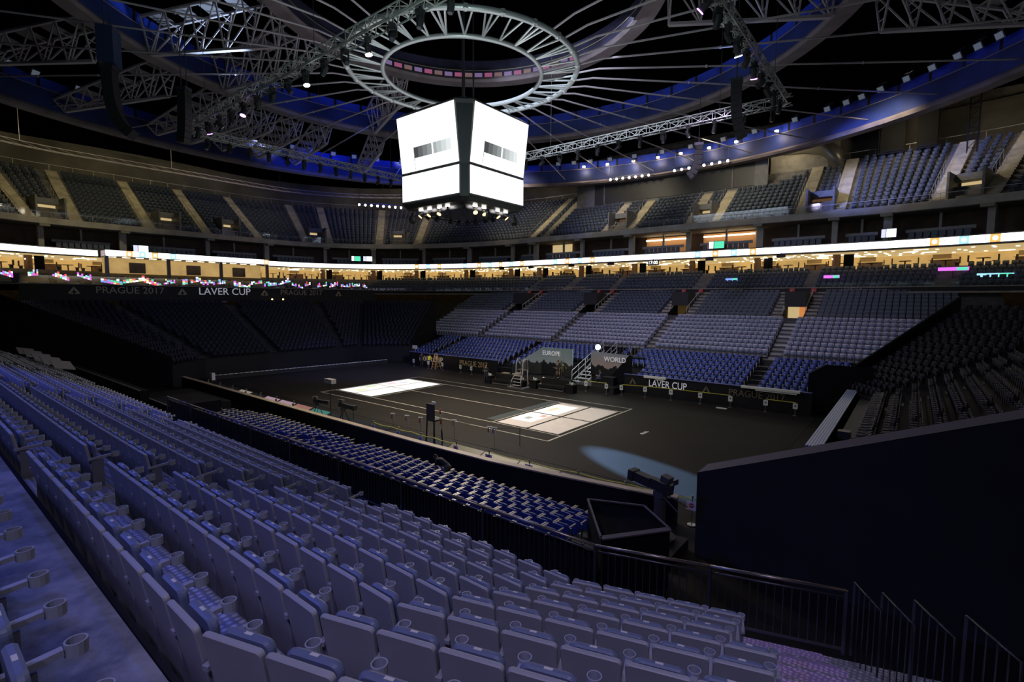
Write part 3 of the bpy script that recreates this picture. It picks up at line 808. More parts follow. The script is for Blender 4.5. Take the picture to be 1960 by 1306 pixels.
# ------------------------------------------------------------------ dark fixed seats: far rows, club rows, upper tier
def slate_seats():
    P = far_slate_places()
    near = [p for p in P if p[6] in (0, 1)]
    near.sort(key=d2); ind = near[:300]; ids = set(map(id, ind)); rest = [p[:4] for p in P if id(p) not in ids]
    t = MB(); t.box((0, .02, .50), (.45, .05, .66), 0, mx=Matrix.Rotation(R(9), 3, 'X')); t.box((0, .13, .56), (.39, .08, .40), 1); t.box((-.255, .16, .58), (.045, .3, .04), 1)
    me = None; G = 'dark blue seats around the orange-lit tunnel'
    for x, y, z, rz, _, j, bi, k, n in ind:
        if bi == 0: lab = 'dark blue seat across the court, %s row up, %s right of the orange-lit tunnel' % (nth(j+1), nth(n-k if False else k+1))
        else: lab = 'dark blue seat across the court, %s row up, %s left of the orange-lit tunnel' % (nth(j+1), nth(n-k))
        if me is None:
            o = t.build('fixed_seat', ['seat_slate', 'seat_slate_pan']); me = o.data
        else: o = bpy.data.objects.new('fixed_seat', me); COL.objects.link(o)
        o.location = (x, y, z); o.rotation_euler = (0, 0, rz); tag(o, lab, 'seat', G)
    # club rows
    for i in range(5):
        d = -.4+.95*i; z = 9.25+.47*i
        s = 4.
        while s < _s[-1]-6:
            p, rz = at_s(s, d)
            if p[1] > 5 and p[0] > -50 and not any(abs(s-a) < .75 for a in CLUB_AISLES): rest.append((p[0], p[1], z, rz))
            s += .56
    # upper tier
    for i in range(UN):
        d = UD(i)+.55; z = UZ(i)
        s = 2.
        while s < _s[-1]-1:
            if up_cut(i, s): s += .62; continue
            if not any(abs(s-a) < .8 for a in UP_AISLES) and not (i < 5 and any(a-.3 < s < b+.3 for a, b in VOM)):
                p, rz = at_s(s, d); rest.append((p[0], p[1], z, rz))
            s += .62
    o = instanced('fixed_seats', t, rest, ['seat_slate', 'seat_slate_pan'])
    tag(o, 'all other dark blue seats of the far rows, club level and upper tier', 'seats', kind='stuff')
UN = 14
def up_cut(i, s):
    p = at_s(s, 9.)[0]
    if p[1] < 20 or p[0] > 18.5 or p[0] < -17.6: return False
    return i > 8+max(0, (p[0]-11.5)/1.4)
def UD(i): return 1.2+.86*i
def UZ(i): return 17.75+.585*i
_ab = [(-56.79, -17.1), (-57.48, -12.37), (-57.5, -4.41), (-57.5, 3.01), (-57.5, 10.88), (-56.35, 18.48), (-54.7, 22.02), (-49.16, 28.59), (-43.16, 32.7), (-21.05, 37.8), (-18.49, 37.8), (-7.85, 37.8), (-4.16, 37.8), (4.3, 37.8), (7.6, 37.8), (17.17, 37.8), (20.71, 37.8), (29.24, 37.26), (32.95, 36.53)]
UP_AISLES = [s_near(*p) for p in _ab]
VOM = [tuple(sorted((UP_AISLES[a]+e, UP_AISLES[b]-e2))) for a, b, e, e2 in ((0, 1, -.6, -.6), (5, 6, -.6, -.6), (11, 12, -.6, -.6), (13, 14, -.6, -.6), (15, 16, -.6, -.6), (17, 18, -.6, -.6))]
VOM += [(s_near(-57.5, -1.8)-1.2, s_near(-57.5, -1.8)+1.2), (s_near(-57.5, 6.6)-1.2, s_near(-57.5, 6.6)+1.2), (s_near(-46.5, 30.6)-1.1, s_near(-46.5, 30.6)+1.1)]
CLUB_AISLES = [s_near(x, 37.8) for x in (30.5, 18.5, 6.5, -5.5, -13, -20)]
slate_seats()

def upper_levels():
    org = (0, 37, 9)
    # concrete coping and dark banner band between lower rows and club
    b = MB(); sweep(b, [(-1.5, 8.85), (-1.5, 9.0), (-1.2, 9.0)], 1); sweep(b, [(-1.48, 9.0), (-1.48, 9.42)], 0); sweep(b, [(-1.56, 9.42), (-1.56, 9.5), (-1.25, 9.5)], 1)
    struct(b.build('trim_1', ['panel_black', 'concrete_light']))
    b = MB(); sweep(b, [(-1.4, 9.5), (-1.4, 9.9)]); o = b.build('window_1', 'glass'); struct(o)
    # club treads
    b = MB()
    for i in range(6):
        d0 = -1.4+.95*i; z = 9.25+.47*i
        sweep(b, [(d0, z-.47 if i else 8.9), (d0, z), (d0+.95, z)])
    sweep(b, [(4.3, 11.6), (12, 11.6)]); struct(b.build('floor_club', 'concrete_dark'))
    # lounge behind the club seats
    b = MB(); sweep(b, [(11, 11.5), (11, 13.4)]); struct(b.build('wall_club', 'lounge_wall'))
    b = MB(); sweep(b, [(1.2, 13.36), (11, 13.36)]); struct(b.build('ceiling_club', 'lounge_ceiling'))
    b = MB(); sweep(b, [(0, 13.36), (1.2, 13.36)], 0); sweep(b, [(-.05, 13.36), (-.05, 14.3), (.25, 14.3), (.25, 14.22), (4.5, 14.22)], 0); struct(b.build('trim_2', ['concrete_fascia']))
    # suites
    b = MB(); sweep(b, [(4.5, 14.2), (4.5, 17.0)]); struct(b.build('wall_suites', 'suite_wall'))
    b = MB(); sweep(b, [(0, 17.0), (4.5, 17.0)]); struct(b.build('ceiling_suites', 'concrete_dark'))
    b = MB(); sweep(b, [(0, 17.0), (-.15, 17.05), (-.15, 17.75), (0, 17.8), (1.3, 17.75)]); struct(b.build('trim_3', 'concrete_fascia'))
    b = MB(); sweep(b, [(.05, 17.8), (.05, 18.75)]); struct(b.build('window_2', 'glass'))
    # upper tier
    tr = MB()
    for i in range(UN): sweep(tr, [(UD(i), UZ(i)), (UD(i)+.86, UZ(i)), (UD(i)+.86, UZ(i)+.585)])
    struct(tr.build('floor_upper_tier', 'concrete_dark'))
    e = UD(UN-1)+.86; ze = UZ(UN-1)
    b = MB(); sweep(b, [(e+.3, ze+.5), (e+3.5, ze+.5), (e+3.5, 31)]); struct(b.build('wall_upper', 'wall_back'))
    b = MB(); sweep(b, [(e+.4, ze+1.55), (e+.4, ze+1.62), (e+.46, ze+1.62)])
    for k in np.arange(1, _s[-1], 2.4): p, rz = at_s(k, e+.42); b.bar((p[0], p[1], ze+.5), (p[0], p[1], ze+1.6), .05)
    o = b.build('rear_railing', 'grey_rail'); tag(o, 'thin grey railing along the back row of the upper tier', 'railing')
    b = MB(); sweep(b, [(.75, 18.55), (.75, 18.6), (.8, 18.6)])
    for k in np.arange(1, _s[-1], 2.0): p, rz = at_s(k, .78); b.bar((p[0], p[1], 17.8), (p[0], p[1], 18.6), .04)
    o = b.build('balcony_railing', 'grey_rail'); tag(o, 'grey railing along the front of the upper tier above the balcony slab', 'railing')
    # aisles of the upper tier
    order = sorted(range(len(UP_AISLES)), key=lambda k: -UP_AISLES[k])
    for n, k in enumerate(order):
        s = UP_AISLES[k]; p, rz = at_s(s, 1.2)
        t = thing('aisle_stairs', 'pale stair aisle climbing the upper tier, %s from the left' % nth(n+1), 'stairs', (p[0], p[1], 17.75), 0, 'upper tier stair aisles')
        b = MB()
        for i in range(UN*2):
            if up_cut(i//2, s): break
            d = 1.2+.43*i+.2; q, r2 = at_s(s, d); b.box((q[0], q[1], 17.75+.2925*i+.16), (1.3, .44, .30), rz=r2)
        b.build('steps', 'aisle_stone', t, (p[0], p[1], 17.75))
        b = MB(); a_, _r = at_s(s+.72, 1.4); c_, _r = at_s(s+.72, 8.2)
        b.tube([(a_[0], a_[1], 18.8), (c_[0], c_[1], 23.4)], .03, 4)
        for f in np.linspace(0, 1, 7): b.bar((a_[0]+(c_[0]-a_[0])*f, a_[1]+(c_[1]-a_[1])*f, 17.8+4.6*f), (a_[0]+(c_[0]-a_[0])*f, a_[1]+(c_[1]-a_[1])*f, 18.8+4.6*f), .035)
        b.build('handrail', 'grey_rail', t, (p[0], p[1], 17.75))
    # entrances
    order = sorted(VOM, key=lambda q: -q[0])
    for n, (a, b_) in enumerate(order):
        m = (a+b_)/2; w = min(b_-a, 2.6)/2; p, rz = at_s(m, 1.4)
        t = thing('tier_entrance', 'lit doorway box set into the upper tier, %s from the left' % nth(n+1), 'doorway', (p[0], p[1], 17.75), rz, 'upper tier doorways')
        # local frame: +y looks at the court
        b = MB(); h = 2.9
        b.box((-w-.1, -1.6, h/2), (.2, 3.4, h)); b.box((w+.1, -1.6, h/2), (.2, 3.4, h)); b.box((0, -2.6, h-.35), (2*w, 1.5, .7))
        b.build('surround', 'grey_panel', t)
        b = MB(); b.box((0, -3.2, 1.1), (2*w, .05, 2.2)); b.build('lit_opening', 'lit_opening' if n not in (5, 7) else 'lit_dim', t)
        b = MB()
        for x in (-w*.5, w*.4): b.box((x, -2.95, .9), (.10, .06, 1.8))
        b.box((0, -2.9, 1.75), (2*w, .06, .08)); b.build('door_frame', 'black', t)
mm('wall_back', (.12, .11, .09), .8, var=.4, vs=.25); mm('grey_rail', (.33, .33, .34), .5, .3); mm('aisle_stone', (.44, .39, .28), .8, var=.25, vs=1.)
mm('lit_dim', (.2, .12, .06), .6, emit=(.9, .45, .2), es=.10)  # weaker doorway light, likewise a glowing panel
upper_levels()

def columns_and_boxes():
    # club columns with black curtains
    xs = [-59.4, -60., -57.3, -50.5, -44.1, -35.6, -27.2, -21.75, -13.5, -4.55, 3.97, 12.14, 20.46]
    ys = [-17.1, 4.0, 22.4, 30.7, 35., 38.4, 40., 40.3, 40.3, 40.3, 40.3, 40.3, 40.3]
    S = [s_near(x, y-2.5 if y > 30 else y) for x, y in zip(xs, ys)]
    for n, s in enumerate(S):
        p, rz = at_s(s, 4.2)
        t = thing('lounge_column', 'brown clad column before the lit lounge, %s from the left' % nth(n+1), 'column', (p[0], p[1], 11.1), rz, 'lounge columns')
        b = MB(); b.cyl((0, 0), .42, 0, 2.28, 10); b.build('shaft', 'wood_column', t)
        b = MB()
        for i in range(7): b.box((-.75-.14*i, -.25+.05*(i % 2), 1.14), (.15, .12, 2.25))
        b.build('curtain', 'drape', t)
        b = MB(); b.box((.38, .28, 1.75), (.10, .08, .14)); b.build('wall_lamp', 'lounge_lamp', t)
    # downlights in the lounge ceiling
    b = MB(); rr = random.Random(3)
    for s in np.arange(3, _s[-1]-2, 1.15):
        for d in (2.6, 4.4, 6.4, 8.6):
            if rr.random() < .62:
                p, rz = at_s(s+rr.uniform(-.3, .3), d+rr.uniform(-.5, .5)); b.box((p[0], p[1], 13.32), (.24 if rr.random() < .8 else 1.2, .22, .04), rz=rz)
    o = b.build('lounge_downlights', 'lounge_lamp'); tag(o, 'warm round downlights scattered over the lounge ceiling', 'downlights', kind='stuff')
    # lounge furniture silhouettes along the back
    for n, s in enumerate(np.arange(10, _s[-1]-8, 5.3)):
        p, rz = at_s(s, 9.6)
        t = thing('bar_counter', 'brown counter against the lit lounge wall, %s from the right' % nth(n+1), 'counter', (p[0], p[1], 11.6), rz, 'lounge counters')
        b = MB(); b.box((0, 0, .5), (2.4, .5, 1.)); b.build('counter_front', 'wood_column', t)
        b = MB(); b.box((0, 0, 1.03), (2.6, .65, .06)); b.build('counter_top', 'wood', t)
        b = MB(); b.box((.3, -.35, 1.45), (1.6, .2, .5)); b.build('shelf', 'gold', t)
    for n, s in enumerate(np.arange(6, _s[-1]-6, 2.7)):
        p, rz = at_s(s, 5.6+1.6*(n % 2))
        b = MB(); b.box((0, 0, .82), (1.0, .8, .06)); b.bar((0, 0, 0), (0, 0, .8), .12); b.box((0, 0, .03), (.5, .5, .06))
        for q in (-1, 1): b.box((q*.95, 0, .5), (.45, .45, .08)); b.box((q*1.15, 0, .85), (.06, .45, .6)); b.bar((q*.95, 0, 0), (q*.95, 0, .5), .3)
        o = b.build('lounge_table', 'cloth_dark'); o.location = (p[0], p[1], 11.6); o.rotation_euler = (0, 0, rz); tag(o, 'dark dining table with chairs in the lit lounge, %s from the right' % nth(n+1), 'table', 'lounge tables')
    # suite columns
    cs = [(33.04, 36.5), (25.2, 37.7), (20.55, 37.8), (12.83, 37.8), (4.37, 37.8), (-3.7, 37.8), (-11.76, 37.8), (-20.31, 37.8), (-24.96, 37.7), (-33.64, 36.4), (-42.1, 33.25), (-49.5, 27.6), (-54.6, 21), (-57.4, 12), (-57.5, 3), (-57.5, -7.5), (-57, -16)]
    sc = sorted(s_near(*c) for c in cs)
    for n, s in enumerate(sc):
        p, rz = at_s(s, 1.4)
        t = thing('concrete_column', 'grey concrete column of the suite level above the bright ribbon, %s from the right' % nth(n+1), 'column', (p[0], p[1], 14.2), rz, 'suite level columns')
        b = MB(); b.box((0, 0, 1.4), (.75 if n % 2 else .55, .5, 2.8)); b.build('shaft', 'column', t)
        b = MB(); b.box((0, 1.3, 2.68), (1.0, .7, .28)); b.build('corbel', 'concrete_light', t)
    for n in range(len(sc)-1):
        a, c = sc[n]+.6, sc[n+1]-.6; L = c-a
        if L < 2: continue
        m = (a+c)/2; p, rz = at_s(m, 2.6)
        t = thing('suite_box', 'private suite box with pale front wall and dark seats, %s from the right' % nth(n+1), 'suite', (p[0], p[1], 14.22), rz, 'suite boxes')
        b = MB(); b.box((0, 0, 1.1), (L*.86, .16, .34)); b.build('parapet', 'pony_wall', t)
        b = MB()
        for k in range(int(L*.8/.62)):
            x = -L*.4+.62*(k+.5)
            b.box((x, .75, .52), (.5, .14, .8)); b.box((x, .95, .30), (.46, .38, .14))
        b.build('seat_row', 'seat_slate', t)
        b = MB(); b.bar((0, -.3, 0), (0, -.3, 2.75), .22, .3); b.build('mullion', 'column', t)
        if n in (3, 4):
            b = MB(); b.box((0, -1.2, 2.2), (L*.85, .25, .16)); b.build('strip_lamp', 'bulb_strip', t)
            b = MB(); b.box((0, -1.75, 1.5), (L*.9, .1, 2.2)); b.build('warm_wall', 'suite_warm', t)
        if n == 6:
            b = MB(); b.box((L*.15, -1.6, 1.5), (L*.5, .1, 2.3)); b.build('warm_wall', 'lit_opening', t)
    # television screens on the parapets
    for i, (x, y, z, w, m, lab) in enumerate(((8.2, 37.2, 15.0, 1.9, 'led_green', 'green and cream screen above the ribbon, right of centre'), (25.5, 37.1, 15.1, 1.3, 'led_pale', 'pale screen above the ribbon at right'),
                                              (-51.7, 25.3, 15.3, 1.6, 'led_green', 'green lit screen above the ribbon left of the hanging scoreboard'), (-50.3, 26.8, 15.3, 1.6, 'led_pale', 'white lit screen above the ribbon left of the hanging scoreboard'), (-55.6, -5.6, 14.95, 1.8, 'led_pale', 'white screen standing over the jutting box at far left'))):
        s = s_near(x, y) if x > -55 else s_near(-57.5, y); p, rz = at_s(s, .6 if x > -55 else 1.2)
        t = thing('monitor', lab, 'screen', (p[0], p[1], 14.25), rz)
        b = MB(); b.box((0, 0, z-14.3), (w, .1, .95)); b.build('housing', 'black', t)
        b = MB(); b.box((-w*.16, .06, z-14.3), (w*.64, .02, .85)); b.build('picture', m, t)
        b = MB(); b.box((w*.34, .06, z-14.3), (w*.28, .02, .85)); b.build('side_picture', 'led_pale' if m != 'led_pale' else 'led_grey', t)
        b = MB(); b.box((0, 0, .06), (.4, .25, .12)); b.bar((0, 0, 0), (0, 0, z-14.3), .07); b.build('stand', 'black', t)
mm('bulb_strip', (.5, .4, .3), .4, emit=(1, .78, .45), es=6); mm('suite_warm', (.3, .15, .07), .6, emit=(.8, .36, .12), es=.22)  # warm wall carries the suite lighting as emission
columns_and_boxes()

def ribbon():
    t = thing('led_ribbon', 'glowing white ribbon screen running round the whole bowl', 'ribbon screen', (0, 36.2, 13.8)); org = (0, 36.2, 13.8)
    z0, z1 = 13.46, 14.18
    b = MB(); rr = random.Random(11)
    pat = {}                              # pattern cells along the ribbon
    def span(s0, n, step=2.15):
        for k in range(n):
            pat[round((s0+k*step)/.72)] = 2 if k % 2 else 1
    for x, n in ((34, 3), (12.5, 4), (-9, 4), (-22, 6), (-40, 3)): span(s_near(x, 37.), n, 2.2)
    cut = False; FACE = ['led_white', 'led_orange', 'led_cyan', 'led_pale', 'led_grey', 'led_grey', 'led_pinkish']
    cells = np.arange(.5, _s[-1]-.75, .72)
    for s in cells:
        a, r1 = at_s(s, -.12); c, r2 = at_s(s+.72, -.12); m = pat.get(round(s/.72), 0)
        if a[0] < -55.0 and abs(a[1]) < 10.3: continue
        if m == 0 and (21 < a[0] < 33.5 and a[1] > 0) and int(s/.72) % 2: m = 5
        if a[0] < -55 and a[1] < -10.2 and not cut: cut = True; b.build('lit_face', FACE, t, org); b = MB()
        b.quad((*a, z0), (*c, z0), (*c, z1), (*a, z1), 0)
        if m:                              # coloured square with a pale disc
            n = np.array((math.cos(r1+PI/2), math.sin(r1+PI/2)))*.015; q = z0+.06; w = z1-.06
            if m == 5:
                d = (c-a); b.quad((*(a+d*.35+n), q+.22), (*(a+d*.5+n), q+.22), (*(a+d*.5+n), w-.16), (*(a+d*.35+n), w-.16), 4); continue
            b.quad((*(a+n), z0), (*(c+n), z0), (*(c+n), z1), (*(a+n), z1), m)
            d = c-a; e = n*2; k = 8
            vs = [(*(a+d*(.5+.3*math.cos(2*PI*i/k))+e), (z0+z1)/2+.24*math.sin(2*PI*i/k)) for i in range(k)]
            b.add(vs, [tuple(range(k))], 3)
    b.build('lit_face', ['led_white', 'led_orange', 'led_cyan', 'led_pale', 'led_grey', 'led_grey', 'led_pinkish'], t, org); b = MB()
    # jutting box at the left end
    for y in np.arange(-10.4, 10.3, .72):
        m = 1 if int(y*10) in (-90, -61, -32, 97) or abs(y+8.2) < .3 or abs(y+5.3) < .3 else 2 if abs(y+6.8) < .3 or abs(y+3.2) < .3 else 0
        b.quad((-53.6, y, z0), (-53.6, y+.72, z0), (-53.6, y+.72, z1), (-53.6, y, z1), 0)
        if m: b.quad((-53.58, y, z0), (-53.58, y+.72, z0), (-53.58, y+.72, z1), (-53.58, y, z1), m); b.quad((-53.56, y+.18, z0+.15), (-53.56, y+.54, z0+.15), (-53.56, y+.54, z1-.15), (-53.56, y+.18, z1-.15), 3)
    b.quad((-56.2, -10.4, z0), (-53.6, -10.4, z0), (-53.6, -10.4, z1), (-56.2, -10.4, z1), 6)
    b.build('jutting_lit_face', ['led_white', 'led_orange', 'led_cyan', 'led_pale', 'led_grey', 'led_grey', 'led_pinkish'], t, org)
    b = MB(); sweep(b, [(-.1, z0-.05), (-.1, z1+.05), (.0, z1+.05), (0, z0-.05)], closed=True); b.build('housing', 'black', t, org)
    t = thing('jutting_box', 'room jutting out behind the left-hand bright ribbon, glazed and yellow inside', 'room', (-54.8, 0, 9.6)); org = (-54.8, 0, 9.6)
    b = MB(); b.box((-54.9, 0, 13.8), (2.55, 20.8, .8)); b.box((-54.9, 0, 9.5), (2.5, 20.8, .2)); b.build('slabs', 'concrete_fascia', t, org)
    for y in (-10.3, -3.4, 3.4, 10.3):
        b = MB(); b.box((-53.8, y, 11.5), (.3, .4, 3.9)); b.build('post', 'dark_steel', t, org)
    b = MB(); b.quad((-56.0, -10.3, 11.3), (-56.0, 10.3, 11.3), (-56.0, 10.3, 13.4), (-56.0, -10.3, 13.4)); b.build('inner_wall', 'lounge_wall', t, org)
    for y in (-6.5, 0.4, 6.8):
        b = MB(); b.box((-55.8, y, 12.1), (.3, 1.8, 1.4)); b.build('dark_cabinet', 'suite_wall', t, org)
    b = MB(); 
    for y in np.arange(-9.5, 9.6, 1.5): b.box((-54.6, y, 13.36), (.3, .8, .05))
    b.build('ceiling_lamps', 'lounge_lamp', t, org)
    for y in np.arange(-9.4, 9.5, 2.35):
        b = MB(); b.box((-54.2, y, 10.4), (.8, 1.3, .08)); b.bar((-54.2, y, 9.6), (-54.2, y, 10.4), .12); o = b.build('round_table', 'cloth_grey'); tag(o, 'small dark dining table in the glazed box at far left, %s along' % nth(int((y+9.4)/2.35)+1), 'table', 'tables in the glazed box')
    # banner below
    t = thing('banner_wall', 'long black banner reading LAVER CUP between PRAGUE 2017 above the left stand', 'banner', (-40.4, 0, 7.65)); org = (-40.4, 0, 7.65)
    b = MB(); b.box((-40.5, .3, 8.53), (.3, 41.2, 1.75)); b.build('board', 'panel_black', t, org)
    b = MB(); b.box((-40.4, .3, 9.44), (.5, 41.4, .08)); b.build('coping', 'concrete_light', t, org)
    F = facing('+x')
    text_mesh('white_lettering', 'LAVER CUP', 1.24, 'text_white', (-40.32, -1.5, 8.85), F, t, .01, sx=.98, org=org)
    for y in (-11.3, 8.7): text_mesh('dim_lettering', 'PRAGUE 2017', 1.05, 'gold_dim', (-40.32, y, 8.85), F, t, .01, sx=1.0, org=org)
    for y in (-16.2, -6.3, 3.4, 14.5):
        b = MB()
        for s in (-1, 1): b.add([(-40.31, y+s*.02, 9.2), (-40.31, y+s*.5, 8.5), (-40.31, y+s*.32, 8.45), (-40.31, y+s*.02, 8.85)], [(0, 1, 2, 3)]); b.add([(-40.31, y+s*.1, 8.6), (-40.31, y+s*.36, 8.42), (-40.31, y+s*.05, 8.42)], [(0, 1, 2)])
        b.build('emblem', 'gold_dim', t, org)
    # terrace level behind the banner: tables and glowing strips painted in as reflections on the glass front
    b = MB(); b.box((-47, 0, 9.40), (13, 44, .1)); struct(b.build('floor_terrace', 'concrete_dark'))
    b = MB(); b.quad((-40.6, -20.3, 9.5), (-40.6, 20.9, 9.5), (-40.6, 20.9, 10.3), (-40.6, -20.3, 10.3)); struct(b.build('window_3', 'glass'))
    rr = random.Random(5); cols = ['led_magenta', 'led_pale', 'led_cyan', 'led_red', 'led_blue2', 'led_green', 'led_yel']
    for n, y in enumerate(np.arange(-23.5, 20.5, 1.95)):
        L = rr.uniform(.8, 2.2); b = MB(); m = 7; zz = 9.62+rr.uniform(0, .32)+(.45 if y < -14 else 0); sl = rr.uniform(-.08, .08)
        for k in range(m):
            for q in range(rr.choice((1, 2, 2, 3))):
                za = zz+sl*k+.21*q; b.quad((-41.2, y+L*k/m, za), (-41.2, y+L*(k+.93)/m, za), (-41.2, y+L*(k+.93)/m, za+.19), (-41.2, y+L*k/m, za+.19), rr.choice((0, 1, 0, 2, 1, 3, 4, 5, 6, 7)))
        b.box((-41.25, y+L/2, 9.5), (.06, L*.8, .16), 7)
        o = b.build('strip_display', cols+['black']); tag(o, 'small multicoloured strip display behind the banner glass, %s from the left' % nth(n+1), 'display', 'strip displays above the banner')
    for n, y in enumerate(np.arange(-20, 20, 2.9)):
        t = thing('terrace_table', 'dark table with chairs on the terrace above the banner, %s from the left' % nth(n+1), 'table', (-44.5, y, 9.45), 0, 'terrace tables')
        b = MB(); b.box((0, 0, .75), (1., 1.6, .05)); b.build('table_top', 'cloth_grey', t)
        b = MB(); b.bar((0, 0, 0), (0, 0, .74), .1); b.box((0, 0, .02), (.5, .5, .04)); b.build('pedestal', 'dark_steel', t)
        for s in (-1, 1):
            b = MB(); b.box((s*.75, 0, .45), (.45, .45, .06)); b.box((s*.97, 0, .75), (.05, .45, .6)); b.bar((s*.75, 0, 0), (s*.75, 0, .44), .35); b.build('chair_set', 'seat_black', t)
    # club fascia lettering and red boxes
    for n, x in enumerate((36, 22.6, 11.0, 1.2, -9.6, -20.5)):
        o = text_mesh('band_lettering', 'LAVER CUP', .36, 'text_far', (x, 34.76, 9.22), facing('-y'), None, .004); tag(o, 'tiny LAVER CUP lettering on the dark band across the court, %s from right' % nth(n+1), 'lettering', 'band lettering')
    for xc in AX:
        for s in (-1, 1):
            b = MB(); b.box((xc+s*1.05, 34.66, 9.18), (.5, .16, .42)); b.box((xc+s*1.05, 34.6, 9.18), (.36, .05, .3))
            o = b.build('red_box', 'red'); tag(o, 'small red box on the dark band, %s corner of tunnel %s' % ('left' if s < 0 else 'right', {18.15: 'one from the right', 6.05: 'two from the right', -6.05: 'three from the right', -18.15: 'four from the right'}[xc]), 'box')
    t = thing('wall_clock', 'black digital clock reading 17:00 hanging under the ribbon', 'clock', (.25, 36.0, 13.0))
    b = MB(); b.box((0, 0, 0), (1.5, .2, .65)); b.build('case', 'black', t)
    text_mesh('digits', '17:00', .62, 'led_white', (0, -.12, 0), facing('-y'), t, .004)
    b = MB(); b.bar((0, 0, .3), (0, 0, .5), .08); b.build('bracket', 'black', t)
    for n, x in enumerate((15.6, 7.6, -6, -12.5, -20, -26)):
        b = MB(); b.box((x, 35.9, 13.18), (.9, .25, .45)); b.bar((x, 35.9, 13.3), (x, 35.9, 13.46), .1); o = b.build('speaker_box', 'speaker'); tag(o, 'small dark box hanging under the ribbon, %s from the right' % nth(n+1), 'box', 'boxes under the ribbon')
    for n, (x, y, z, w, m) in enumerate(((10, 37.0, 10.6, 1.4, 'led_blue2'), (20.5, 37.0, 10.7, 1.5, 'led_magenta'), (30.6, 36.6, 11.2, 2.3, 'led_magenta'), (33.5, 35.6, 10.5, 2.5, 'led_cyan'))):
        b = MB(); b.box((x, y, z), (w, .06, .34), 0); b.box((x+w*.28, y-.04, z), (w*.35, .04, .3), 1); b.bar((x, y+.1, z-.9), (x, y+.1, z), .06, mi=2); o = b.build('strip_display', [m, 'led_green', 'black']); tag(o, 'small bright strip display in the far club rows, %s from the left' % nth(n+1), 'display', 'strip displays in the club rows')
mm('led_pinkish', (.1, .1, .1), .4, emit=(1, .75, .8), es=1.2); mm('led_blue2', (.05, .05, .1), .4, emit=(.2, .35, 1), es=1.2); mm('led_yel', (.1, .1, .05), .4, emit=(.9, .9, .35), es=1.1)
ribbon()
